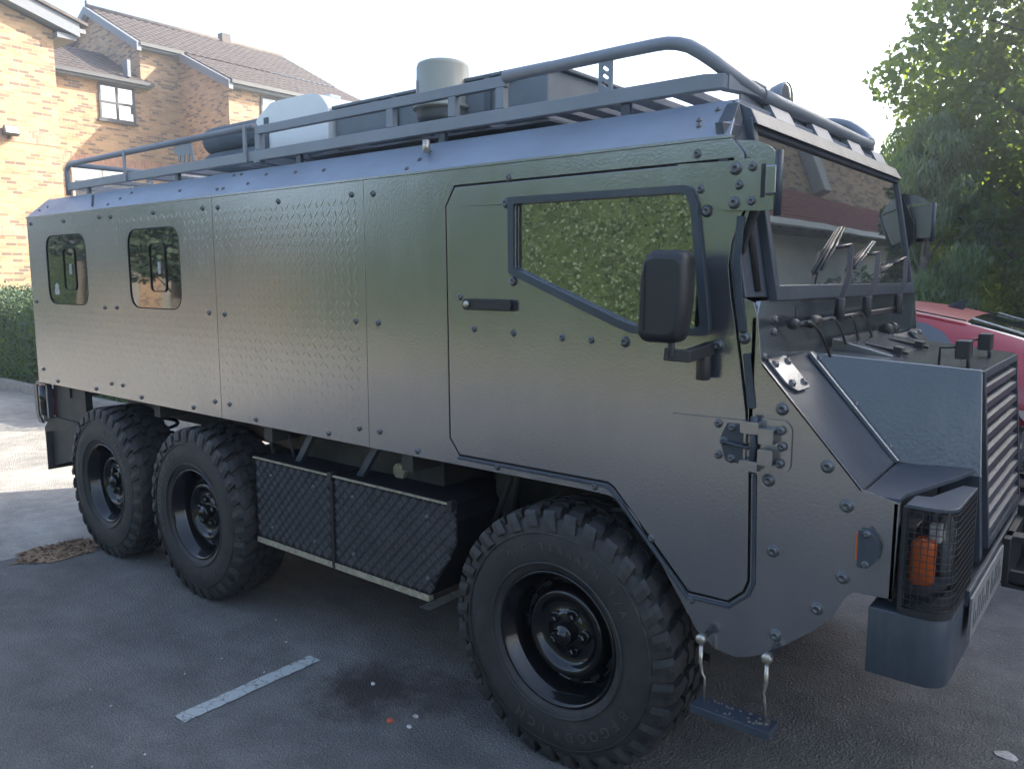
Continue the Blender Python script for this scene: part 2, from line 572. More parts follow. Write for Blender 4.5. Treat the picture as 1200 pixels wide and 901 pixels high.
def offset(poly, d):
    """offset a closed polygon outwards by d (miter)"""
    N = len(poly)
    area = sum(poly[i][0] * poly[(i + 1) % N][1] - poly[(i + 1) % N][0] * poly[i][1] for i in range(N))
    sg = 1 if area > 0 else -1
    out = []
    for i in range(N):
        p0 = Vector(poly[i - 1]); p1 = Vector(poly[i]); p2 = Vector(poly[(i + 1) % N])
        e1 = (p1 - p0).normalized(); e2 = (p2 - p1).normalized()
        n1 = Vector((e1.y, -e1.x)) * sg; n2 = Vector((e2.y, -e2.x)) * sg
        n = n1 + n2
        if n.length < 1e-6: n = n1
        n.normalize()
        k = min(2.0, 1 / max(0.3, n.dot(n1)))
        q = p1 + n * d * k
        out.append((q.x, q.y))
    return out

rnd = random.Random(7)
rng = np.random.default_rng(5)

# ================================================================== GROUND
g = MB()
g.add([(-600, -600, -0.008), (600, -600, -0.008), (600, 600, -0.008), (-600, 600, -0.008)], [(0, 1, 2, 3)])
tag(g.build("ground", M['old_asphalt'], fixn=False), "pale worn asphalt of the yard, sunlit behind the truck", kind="structure")
# the newer, darker parking bay surface with an irregular edge
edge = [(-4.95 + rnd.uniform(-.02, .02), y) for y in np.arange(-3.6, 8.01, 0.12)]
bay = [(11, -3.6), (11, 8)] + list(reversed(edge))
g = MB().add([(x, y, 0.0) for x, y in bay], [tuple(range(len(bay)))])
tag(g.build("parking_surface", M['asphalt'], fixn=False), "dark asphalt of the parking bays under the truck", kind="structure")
def mark(x0, x1, y0, y1, z=0.004):
    n = 26
    L_, R_ = [], []
    for i in range(n + 1):
        y = y0 + (y1 - y0) * i / n
        L_.append((x0 + rnd.uniform(-.003, .003), y, z)); R_.append((x1 + rnd.uniform(-.003, .003), y, z))
    m_ = MB().strip(L_, R_, closed=False)
    o = m_.build("road_marking", M['road_paint'], fixn=False)
    for po in o.data.polygons:
        pass
    return tag(o, kind="structure")
mark(-2.655, -2.585, -0.67, -0.07)["label"] = "cracked white dash painted on the asphalt in front of the truck"
mark(-2.655, -2.585, 0.57, 1.25)["label"] = "white dash continuing under the truck behind the lockers"
mark(-2.655, -2.585, -2.3, -1.4)
mark(-2.655, -2.585, 2.2, 3.1)
# pothole with litter along the seam
ph = []
for k in range(26):
    a = 2 * math.pi * k / 26
    rr = 1 + rnd.uniform(-.18, .18)
    ph.append((-4.86 + 0.16 * rr * math.cos(a) , -0.16 + 0.27 * rr * math.sin(a), 0.0045))
tag(MB().add(ph, [tuple(range(26))]).build("pothole", M['soil'], fixn=False), "shallow worn hollow in the asphalt beside the rear wheel", kind="structure")
lit = MB()
for k in range(420):
    a = rnd.uniform(0, 6.28); q = math.sqrt(rnd.random())
    x = -4.85 + .17 * q * math.cos(a); y = -.16 + .27 * q * math.sin(a)
    s_ = rnd.uniform(.004, .016); t = rnd.uniform(0, 3.14); h = rnd.uniform(.004, .012)
    dx, dy = s_ * math.cos(t), s_ * math.sin(t)
    lit.add([(x - dx, y - dy, .006), (x + dy * .5, y - dx * .5, .006 + h), (x + dx, y + dy, .007), (x - dy * .5, y + dx * .5, .005 + h * .5)], [(0, 1, 2, 3)])
tag(lit.build("leaf_litter", M['rubble'], fixn=False), "brown leaf scraps and grit in the hollow by the rear wheel", kind="stuff")
# loose grit
gr = MB()
for k in range(260):
    x = rnd.uniform(-4.9, 1.2); y = rnd.uniform(-1.75, 3.5)
    s_ = .0012 + .0035 * rnd.random() ** 3
    gr.add([(x - s_, y - s_, 0), (x + s_, y - s_, 0), (x + s_ * .8, y + s_, 0), (x - s_, y + s_, 0), (x, y, s_ * 1.4)], [(0, 1, 4), (1, 2, 4), (2, 3, 4), (3, 0, 4)])
tag(gr.build("grit", M['palebit'], fixn=False), "loose pale grit scattered over the dark asphalt", kind="stuff")
def lump(name, x, y, s_, mat, label, cat, flatn=.5):
    m_ = MB()
    pts = []
    rings = [(0.0, 1.0), (.5, 1.05), (.85, .6)]
    n = 8
    for h, r_ in rings:
        for k in range(n):
            a = 2 * math.pi * k / n
            q = r_ * rnd.uniform(.75, 1.15)
            pts.append((x + s_ * q * math.cos(a), y + s_ * .75 * q * math.sin(a), s_ * flatn * h))
    fs = []
    for i in range(2):
        for k in range(n):
            l = (k + 1) % n
            fs.append((i * n + k, i * n + l, i * n + n + l, i * n + n + k))
    fs.append(tuple(range(2 * n, 3 * n)))
    m_.add(pts, fs)
    return tag(m_.build(name, mat), label, cat, "pebbles near the front wheel" if cat == "pebble" else None)
lump("brick_fragment", -2.02, -0.20, .016, M['redbit'], "small red brick fragment lying on the asphalt before the front wheel", "fragment", .8)
lump("pebble", -1.97, -0.12, .011, M['palebit'], "pale pebble just behind the red fragment on the asphalt", "pebble", .9)
lump("pebble", -1.94, -0.18, .010, M['palebit'], "pale pebble to the right of the red fragment on the asphalt", "pebble", .9)
lump("pebble", -2.27, -0.06, .010, M['palebit'], "pale pebble on the stained patch behind the red fragment", "pebble", .9)
lump("scrap", -0.26, 0.95, .035, M['plastic_scrap'], "pale flat scrap lying on the asphalt near the front bumper", "litter", .2)

# ================================================================== TRUCK
W = 1.74
ZB, ZT, ZR = 0.930, 1.942, 2.062
YR = 0.12
XR, XF = -5.455, -0.888
truck = thing("armoured_truck", (-3.0, W / 2, 0),
              "dark grey green six wheeled armoured truck with bolted plates and a roof rack", "truck")
T = truck
TH = 0.008
def yb(near, d):      # d positive = proud of the plate, returns y
    return -d if near else W + d

def side_fn(near):
    return (lambda u, v, d: (u, -d, v)) if near else (lambda u, v, d: (u, W + d, v))

door = [(-1.905, 1.820), (-1.864, 1.883), (-0.886, 1.884), (-0.850, 1.80), (-0.848, 1.755), (-0.862, 1.72), (-0.878, 1.67), (-0.884, 1.615),
        (-0.876, 1.548), (-0.862, 1.474), (-0.840, 1.347), (-0.822, 1.235), (-0.806, 1.075), (-0.797, 0.769), (-0.809, 0.736),
        (-0.851, 0.698), (-0.970, 0.695), (-1.222, 0.958), (-1.245, 0.970), (-1.851, 0.969), (-1.895, 1.024)]
front_outline = [(-2.326, ZB), (-1.335, 0.932), (-1.245, 0.930), (-1.190, 0.915), (-1.145, 0.880), (-0.940, 0.585), (-0.889, 0.550), (-0.828, 0.541),
                 (-0.780, 0.556), (-0.722, 0.591), (-0.624, 0.672), (-0.573, 0.728), (-0.545, 0.786), (-0.526, 0.806),
                 (-0.437, 0.810), (-0.432, 1.050), (-0.520, 1.069), (-0.786, 1.366), (-0.800, 1.478), (-0.812, 1.518),
                 (-0.842, 1.530), (-0.860, 1.600), (-0.860, 1.665), (-0.845, 1.715), (-0.832, 1.755), (-0.856, 1.900), (-0.888, ZT - .002), (-2.326, ZT - .002)]
cw1 = rounded([(-5.20, 1.828), (-4.67, 1.828), (-4.67, 1.426), (-5.20, 1.426)], .09, 5)
cw2 = rounded([(-4.18, 1.828), (-3.665, 1.828), (-3.665, 1.426), (-4.18, 1.426)], .09, 5)
winframe_o = rounded([(-1.628, 1.834), (-1.000, 1.829), (-0.975, 1.79), (-0.926, 1.425), (-1.165, 1.422), (-1.222, 1.440), (-1.624, 1.595)],
                     [.008, .02, .02, .03, .02, .02, .01], 4)
winframe_i = rounded([(-1.604, 1.812), (-1.012, 1.809), (-0.995, 1.775), (-0.954, 1.445), (-1.155, 1.444), (-1.208, 1.460), (-1.604, 1.612)],
                     [.006, .02, .02, .02, .02, .02, .01], 4)

for near in (True, False):
    fn = side_fn(near)
    b = MB().plate([(XR, ZB), (-3.363, ZB), (-3.363, ZT - .002), (XR, ZT - .002)], [cw1, cw2], fn, -TH, 0)
    rp = b.build("side_plate", M['paint'], T, bevel=.001, segs=1)
    rp["label"] = "chequer plate side panel around the two rear windows" if near else "far side panel at the back"
    b = MB().plate([(-3.360, ZB), (-2.329, ZB), (-2.329, ZT - .002), (-3.360, ZT - .002)], [], fn, -TH, 0)
    mp_ = b.build("side_plate", M['paint'], T, bevel=.001, segs=1)
    hole = offset(door, .006)
    b = MB().plate(front_outline, [hole], fn, -TH, 0)
    fp = b.build("side_plate", M['paint'], T, bevel=.0012, segs=1)
    fp["label"] = "smooth front side plate around the cab door"
    # door
    d_out = [(x, z) for x, z in offset(door, -.001)]
    b = MB().plate(d_out, [winframe_i], fn, -TH + .001, .001)
    dr = b.build("cab_door", M['paint'], T, bevel=.002, segs=2)
    # jamb behind the gap
    b = MB().plate(offset(door, .03), [offset(door, -.04)], fn, -.03, -.012)
    b.build("door_jamb", M['rubber_seal'], T)
    b = MB().plate(winframe_o, [winframe_i], fn, .0012, .013)
    b.build("window_frame", M['paint_flat'], dr, bevel=.003)
    b = MB().plate(offset(winframe_i, .01), [], fn, -.022, -.010)
    b.build("window_pane", M['glass'], dr)
    for cw in (cw1, cw2):
        b = MB().plate(offset(cw, .001), [offset(cw, -.004)], fn, -.003, .0015)
        b.build("window_seal", M['rubber_seal'], rp, bevel=.002, segs=1)
        b = MB().plate(offset(cw, .0), [], fn, -.012, -.004)
        pn = b.build("window_pane", M['glass_side'], rp)
        cx = sum(q[0] for q in cw) / len(cw)
        io = rrect(cx - .04, cx + .12, 1.51, 1.752, .03)
        b = MB().plate(io, [offset(io, -.008)], fn, -.0035, .002)
        b.build("sliding_frame", M['blackgloss'], rp, bevel=.002, segs=1)
        b = MB().plate(rrect(cx + .05, cx + .068, 1.60, 1.66, .006), [], fn, -.0038, .004)
        b.build("catch", M['plastic_scrap'], rp)
    # door edge flange strip (bright folded lip) in front of and below the door
    lip = [(-0.862, 1.735), (-0.857, 1.60), (-0.842, 1.46)]
    b = MB()
    def ribbon(path, w, d0, d1):
        A = []; Bv = []
        for i, q in enumerate(path):
            q = Vector(q)
            t = (Vector(path[min(i + 1, len(path) - 1)]) - Vector(path[max(i - 1, 0)])).normalized()
            n_ = Vector((-t.y, t.x))
            A.append(q + n_ * w / 2); Bv.append(q - n_ * w / 2)
        return [tuple(q) for q in A] + [tuple(q) for q in reversed(Bv)]
    b.plate(ribbon([(-0.855, 1.74), (-0.860, 1.62), (-0.851, 1.53), (-0.838, 1.44)], .020, 0, 0), [], fn, .0005, .007)
    b.plate(ribbon([(-0.824, 1.385), (-0.805, 1.24)], .020, 0, 0), [], fn, .0005, .007)
    b.plate(ribbon([(-0.790, 1.065), (-0.781, 0.765), (-0.795, 0.728), (-0.848, 0.682), (-0.975, 0.679), (-1.232, 0.947), (-1.255, 0.957), (-1.86, 0.957)], .010, 0, 0), [], fn, .0005, .006)
    b.build("door_lip", M['paint_flat'], T, bevel=.002, segs=1)
    # handle
    b = MB()
    hb = rrect(-1.826, -1.594, 1.474, 1.512, .012)
    b.plate(hb, [], fn, .001, .008)
    b.build("door_handle", M['black'], dr, bevel=.003)
    b = MB().plate(rrect(-1.76, -1.606, 1.478, 1.508, .010), [], fn, .008, .022)
    b.build("door_handle_grip", M['black'], dr, bevel=.005)
    b = MB().lathe([(0.0001, 0), (.012, 0), (.012, .006), (.0001, .006)], (-1.806, (-.015 if near else W + .009), 1.493), 'y', 12)
    b.build("lock_barrel", M['steel'], dr)

# raised anti slip pattern of the rear side plates (near side seen; far side too)
def pips(x0, x1, z0, z1, near, holes, pitch=.038):
    b = MB()
    nx = int((x1 - x0) / pitch); nz = int((z1 - z0) / pitch)
    vs = []; fs = []
    h = .0008
    for i in range(nx):
        for j in range(nz):
            cx = x0 + (i + .5) * pitch; cz = z0 + (j + .5) * pitch
            skip = False
            for hx0, hx1, hz0, hz1 in holes:
                if hx0 - .015 < cx < hx1 + .015 and hz0 - .015 < cz < hz1 + .015: skip = True; break
            if skip: continue
            a = R(56) if (i + j) % 2 == 0 else R(-56)
            L_ = .0255; w_ = .0056
            c, s_ = math.cos(a), math.sin(a)
            k = len(vs)
            for (u, v, d) in ((-L_, 0, 0.0), (0, -w_, 0.0), (L_, 0, 0.0), (0, w_, 0.0), (-L_ * .45, 0, h), (L_ * .45, 0, h)):
                x = cx + u * c - v * s_; z = cz + u * s_ + v * c
                vs.append((x, yb(near, d), z))
            fs += [(k, k + 1, k + 4), (k + 1, k + 5, k + 4), (k + 1, k + 2, k + 5), (k + 2, k + 3, k + 5), (k + 3, k + 4, k + 5), (k + 3, k, k + 4)]
    b.add(vs, fs)
    b.sm = [True] * len(b.f)
    o = b.build("tread_pattern", M['paint'], T, fixn=True)
    o["kind"] = "stuff"
    return o
pips(XR + .01, -3.375, ZB + .01, ZT - .02, True, [(-5.21, -4.66, 1.416, 1.838), (-4.19, -3.655, 1.416, 1.838)])
pips(-3.352, -2.335, ZB + .01, ZT - .02, True, [])

# sticker on rear window (pale crest)
b = MB()
st = [(-5.120, 1.482), (-5.063, 1.482), (-5.058, 1.50), (-5.066, 1.52), (-5.062, 1.535), (-5.075, 1.545), (-5.09, 1.553), (-5.105, 1.545), (-5.118, 1.535), (-5.112, 1.52), (-5.124, 1.50)]
b.plate(st, [[(-5.098, 1.50), (-5.098, 1.515), (-5.093, 1.515), (-5.093, 1.50)], [(-5.086, 1.50), (-5.086, 1.52), (-5.081, 1.52), (-5.081, 1.50)]], side_fn(True), -.0038, -.003)
b.build("sticker", M['plastic_scrap'], T)["label"] = "small pale crest sticker in the rearmost window"

# cant strip above side plates, roof bevel panels, roof, rear and floor
for near in (True, False):
    s_ = 1 if near else -1
    y0 = 0 if near else W
    Y = lambda d: y0 + s_ * d
    b = MB().hexa([(XR - .006, Y(-.004), ZT - .002), (XF, Y(-.004), ZT - .002), (XF, Y(.02), ZT - .002), (XR - .006, Y(.02), ZT - .002),
                   (XR - .006, Y(-.004), ZT + .007), (XF, Y(-.004), ZT + .007), (XF, Y(.02), ZT + .007), (XR - .006, Y(.02), ZT + .007)])
    b.build("gutter_strip", M['paint'], T, bevel=.001, segs=1)
    # slanted roof panel, with a hole free shape
    b = MB()
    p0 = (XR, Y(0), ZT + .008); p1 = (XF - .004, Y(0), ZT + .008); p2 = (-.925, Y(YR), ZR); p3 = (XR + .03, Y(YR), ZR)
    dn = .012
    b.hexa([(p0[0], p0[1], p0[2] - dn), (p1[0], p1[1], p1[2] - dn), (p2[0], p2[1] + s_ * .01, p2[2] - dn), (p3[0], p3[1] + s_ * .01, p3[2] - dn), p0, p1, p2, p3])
    b.build("roof_bevel_panel", M['roof_glare'], T, bevel=.0015, segs=1)
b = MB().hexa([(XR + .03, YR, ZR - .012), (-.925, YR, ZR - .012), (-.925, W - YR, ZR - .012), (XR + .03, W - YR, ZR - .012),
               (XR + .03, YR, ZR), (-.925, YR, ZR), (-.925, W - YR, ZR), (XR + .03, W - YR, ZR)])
b.build("roof", M['roof_glare'], T)
b = MB().plate([(0.002, ZB), (W - .002, ZB), (W - .002, ZT), (W - YR, ZR - .014), (YR, ZR - .014), (.002, ZT)], [], front, XR + .002, XR + .012)
b.build("rear_wall", M['paint'], T)
b = MB().box(XR + .02, -.95, .012, W - .012, ZB + .005, ZB + .03)
b.build("floor", M['under'], T)
# interior partition so the cab reads dark
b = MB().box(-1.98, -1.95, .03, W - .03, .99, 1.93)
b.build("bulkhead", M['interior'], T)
# vent slot on the roof bevel
b = MB()
k0 = Vector((-4.86, .03, 0)); 
def onbevel(x, y, d=0.0):
    z = ZT + .008 + (ZR - ZT - .008) * y / YR
    n_ = Vector((0, -(ZR - ZT - .008), YR)).normalized()
    return Vector((x, y, z)) + n_ * d
pts = []
for x, y in ((-4.60, .02), (-4.585, .02), (-4.75, .10), (-4.77, .10)):
    pts.append(onbevel(x, y, .001))
for x, y in ((-4.60, .02), (-4.585, .02), (-4.75, .10), (-4.77, .10)):
    pts.append(onbevel(x, y, .006))
b.hexa([tuple(q) for q in pts]).build("roof_slot", M['black'], T)

# ---- bolts
def bolt_mesh(r, h):
    b = MB().lathe([(r, 0), (r, -.35 * h), (r * .86, -h * .75), (r * .45, -h), (r * .42, -h * .55), (.0001, -h * .5)], (0, 0, 0), 'y', 12)
    b.lathe([(r * 1.25, 0.0), (r * 1.25, -.12 * h), (r * .9, -.14 * h)], (0, 0, 0), 'y', 12)
    return b.mesh("bolt", M['bolt'])
bolt_s = bolt_mesh(.0098, .009)
bolt_b = bolt_mesh(.0138, .012)
bolt_t = bolt_mesh(.0075, .007)
def place_bolt(me, x, z, near=True, y=0.0):
    o = bpy.data.objects.new("bolt", me)
    o.location = (x, y if near else W - y, z)
    o.rotation_euler = (0, rnd.uniform(0, 3), 0) if near else (0, 0, math.pi)
    link(o, T)
    return o
bs = [(-5.394, 1.907), (-4.932, 1.903), (-4.48, 1.904), (-4.352, 1.9), (-3.898, 1.899), (-3.443, 1.896), (-3.315, 1.893), (-5.395, 1.435), (-4.481, 1.419), (-4.341, 1.423), (-3.429, 1.42), (-3.3, 1.416), (-5.371, 1.017), (-5.168, 0.958), (-4.654, 0.956), (-4.46, 1.001), (-4.33, 1.003), (-4.128, 0.956), (-3.61, 0.955), (-3.415, 1.003), (-3.293, 1.003), (-3.085, 0.955), (-2.575, 0.955), (-2.859, 1.893), (-2.395, 1.891), (-2.275, 1.887), (-2.388, 1.416), (-2.262, 1.414), (-2.384, 0.999), (-2.266, 1.0), (-2.063, 0.952), (-1.68, 0.950), (-1.292, 0.948), (-1.092, 0.826), (-0.962, 0.672), (-1.632, 1.895), (-1.843, 1.517), (-1.78, 1.411), (-1.611, 1.404), (-1.418, 1.399), (-1.311, 1.396), (-0.966, 1.149), (-0.984, 1.908)]
bb = [(-1.641, 1.817), (-1.611, 1.571), (-1.193, 1.397), (-0.95, 1.757), (-0.905, 1.401), (-0.832, 1.425), (-0.724, 1.247), (-0.604, 1.114), (-0.752, 1.055), (-0.553, 1.022), (-0.732, 0.867), (-0.553, 0.838), (-0.612, 0.740), (-0.715, 0.638)]
for x, z in bs:
    place_bolt(bolt_s, x, z)
for x, z in bb:
    place_bolt(bolt_b, x, z)
for k, (x, z) in enumerate(bs + bb):
    if k % 2 == 0:
        place_bolt(bolt_s, x, z, False)
# roof bevel bolts
tilt = math.atan2(YR, ZR - ZT - .008)
for x, y in ((-3.27, .10), (-3.33, .10), (-3.13, .04), (-3.05, .08), (-2.83, .07), (-2.63, .06), (-3.72, .05), (-3.36, .03), (-3.31, .03),
             (-4.26, .08), (-4.33, .05), (-4.41, .02), (-5.35, .04), (-5.28, .06), (-2.06, .08), (-2.08, .05), (-2.11, .015),
             (-1.01, .06), (-1.0, .04), (-.97, .09)):
    o = bpy.data.objects.new("bolt", bolt_t)
    o.location = onbevel(x, y, .0)
    o.rotation_euler = (-(math.pi / 2 - tilt), 0, 0)
    link(o, T)

# ---- lower door hinge (leaf plate on the door, knuckle, plate on the body)
def hinge(near):
    fn = side_fn(near)
    b = MB().plate(rounded([(-1.035, 1.204), (-0.815, 1.207), (-0.815, 1.082), (-0.865, 1.082), (-0.905, 1.090), (-0.97, 1.122), (-1.030, 1.190)], [.004, .002, .002, .02, .03, .05, .01], 5), [], fn, .001, .009)
    hp = b.build("door_hinge", M['paint'], T, bevel=.0025)
    b = MB().plate(rounded([(-0.868, 1.197), (-0.822, 1.197), (-0.822, 1.090), (-0.868, 1.090), (-0.888, 1.150)], .006), [], fn, .007, .011)
    b.build("hinge_leaf", M['paint_flat'], hp, bevel=.001)
    for za, zb in ((1.178, 1.210), (1.078, 1.106)):
        MB().plate(rrect(-0.822, -0.772, za, zb, .006), [], fn, .007, .034).build("hinge_knuckle", M['paint'], hp, bevel=.004)
    b = MB().lathe([(.0001, 1.072), (.010, 1.072), (.010, 1.222), (.0001, 1.222)], (-0.790, yb(near, .018), 0), 'z', 14)
    b.build("hinge_pin", M['paint_flat'], hp)
    b = MB().plate(rounded([(-0.785, 1.218), (-0.712, 1.218), (-0.695, 1.20), (-0.695, 1.095), (-0.712, 1.078), (-0.785, 1.078)], [.002, .012, .012, .012, .012, .002]), [], fn, .001, .006)
    b.build("hinge_base", M['paint'], hp, bevel=.001)
    for za, zb in ((1.155, 1.196), (1.100, 1.142)):
        MB().plate(rrect(-0.772, -0.732, za, zb, .005), [], fn, .006, .036).build("hinge_block", M['paint'], hp, bevel=.004)
    b = MB().tube([(-0.875, yb(near, .020), 1.146), (-0.800, yb(near, .024), 1.138)], .0045, 8)
    b.build("hinge_rod", M['paint_flat'], hp)
    for x, z in ((-0.853, 1.185), (-0.853, 1.100), (-0.876, 1.146), (-0.893, 1.192), (-0.890, 1.106), (-0.722, 1.192), (-0.717, 1.150), (-0.722, 1.105)):
        place_bolt(bolt_s, x, z, near, -.010 if near else -.010)
hinge(True); hinge(False)
# upper hinge plate at the windscreen corner
for near in (True, False):
    fn = side_fn(near)
    b = MB().plate(rounded([(-1.035, 1.884), (-0.880, 1.880), (-0.770, 1.886), (-0.758, 1.878), (-0.756, 1.752), (-0.80, 1.750), (-0.911, 1.756), (-0.955, 1.785)], [.002, .002, .002, .004, .004, .002, .02, .04]), [], fn, .003, .014)
    hp = b.build("windscreen_hinge_plate", M['paint'], T, bevel=.002)
    b = MB().plate([(-.785, 1.86), (-.757, 1.86), (-.757, 1.787), (-.785, 1.787)], [], fn, .014, .028)
    b.build("hinge_block", M['paint'], hp, bevel=.004)
    b = MB().plate([(-.80, 1.865), (-.79, 1.865), (-.79, 1.782), (-.80, 1.782)], [], fn, .0142, .016)
    b.build("hinge_seam", M['rubber_seal'], hp)
    b = MB().lathe([(.0001, 1.735), (.010, 1.735), (.010, 1.895), (.0001, 1.895)], (-0.756, yb(near, .012), 0), 'z', 12)
    b.build("hinge_pin", M['paint_flat'], hp)
    for x, z, me in ((-0.857, 1.817, bolt_s), (-0.964, 1.814, bolt_s), (-0.869, 1.773, bolt_b), (-0.823, 1.775, bolt_s), (-0.823, 1.86, bolt_s), (-0.868, 1.859, bolt_b)):
        place_bolt(me, x, z, near, -.014)
    # curved eyebrow plate above
    b = MB().plate(rounded([(-0.885, 1.888), (-0.77, 1.888), (-0.79, 1.912), (-0.83, 1.93), (-0.885, 1.935)], [.0, .0, .02, .02, .0]), [], fn, -.02, -.012)
    b.build("corner_plate", M['paint'], T)

# ---- cab front
XW0, ZW0 = -0.800, 1.545      # windscreen foot
XW1, ZW1 = -0.885, 1.985      # windscreen head
def ws(y, t, d=0.0):
    n_ = Vector((ZW1 - ZW0, 0, XW0 - XW1)).normalized()
    q = Vector((XW0 + (XW1 - XW0) * t, y, ZW0 + (ZW1 - ZW0) * t)) + n_ * d
    return q
# pillars either side of the windscreen (set back, dark)
for near in (True, False):
    s_ = 1 if near else -1
    y0 = 0.0 if near else W
    b = MB().hexa([(-.835, y0 + s_ * .002, 1.53), (-.812, y0 + s_ * .10, 1.53), (-.85, y0 + s_ * .10, 1.53), (-.87, y0 + s_ * .004, 1.53),
                   (-.915, y0 + s_ * .002, 1.985), (-.895, y0 + s_ * .10, 1.985), (-.935, y0 + s_ * .10, 1.985), (-.94, y0 + s_ * .004, 1.985)])
    b.build("pillar", M['paint_flat'], T, bevel=.003)
    b = MB().tube([(-.826, y0 + s_ * .055, 1.545), (-.890, y0 + s_ * .055, 1.93)], .012, 8)
    b.build("pillar_seal", M['rubber_seal'], T)
def wsplate(y0, y1, t0, t1, d0, d1, holes=()):
    fn = lambda u, v, d: tuple(ws(u, v, d))
    return MB().plate([(y0, t0), (y1, t0), (y1, t1), (y0, t1)], [[(a, c), (bq, c), (bq, dd), (a, dd)] for a, bq, c, dd in holes], fn, d0, d1)
wfr = wsplate(.095, W - .095, -.06, 1.04, -.015, .012, [(.125, W - .125, .035, .965)])
wf = wfr.build("windscreen_frame", M['paint_flat'], T, bevel=.003)
wsplate(.12, W - .12, .03, .97, -.006, .002).build("windscreen", M['glass_ws'], T)
# roof front lip / visor band above the windscreen
b = MB().hexa([(-.925, .10, 2.0), (-.86, .10, 1.985), (-.86, W - .10, 1.985), (-.925, W - .10, 2.0),
               (-.94, .11, ZR - .001), (-.885, .11, 2.03), (-.885, W - .11, 2.03), (-.94, W - .11, ZR - .001)])
b.build("windscreen_visor", M['paint_flat'], T, bevel=.003)
for near in (True, False):
    s_ = 1 if near else -1
    y0 = 0.0 if near else W
    b = MB().hexa([(-.90, y0 + s_ * .0, 1.90), (-.88, y0 + s_ * .10, 1.93), (-.93, y0 + s_ * .10, 1.93), (-.94, y0 + s_ * .0, 1.90),
                   (-.90, y0 + s_ * .005, 1.95), (-.915, y0 + s_ * .10, 2.05), (-.95, y0 + s_ * .10, 2.05), (-.95, y0 + s_ * .005, 1.95)])
    b.build("roof_corner", M['paint_flat'], T, bevel=.002)
# cowl below the windscreen
b = MB().plate([(0.0, 1.08), (W, 1.08), (W, 1.37), (W, 1.478), (W - .02, 1.522), (0.02, 1.522), (0.0, 1.478), (0.0, 1.37)], [], front, -.815, -.801)
b.build("cowl_panel", M['paint'], T, bevel=.002)
b = MB().plate([(.28, 1.435), (.62, 1.435), (.62, 1.505), (.28, 1.505)], [], front, -.801, -.797)
b.build("cowl_patch", M['paint_rough'], T, bevel=.002)
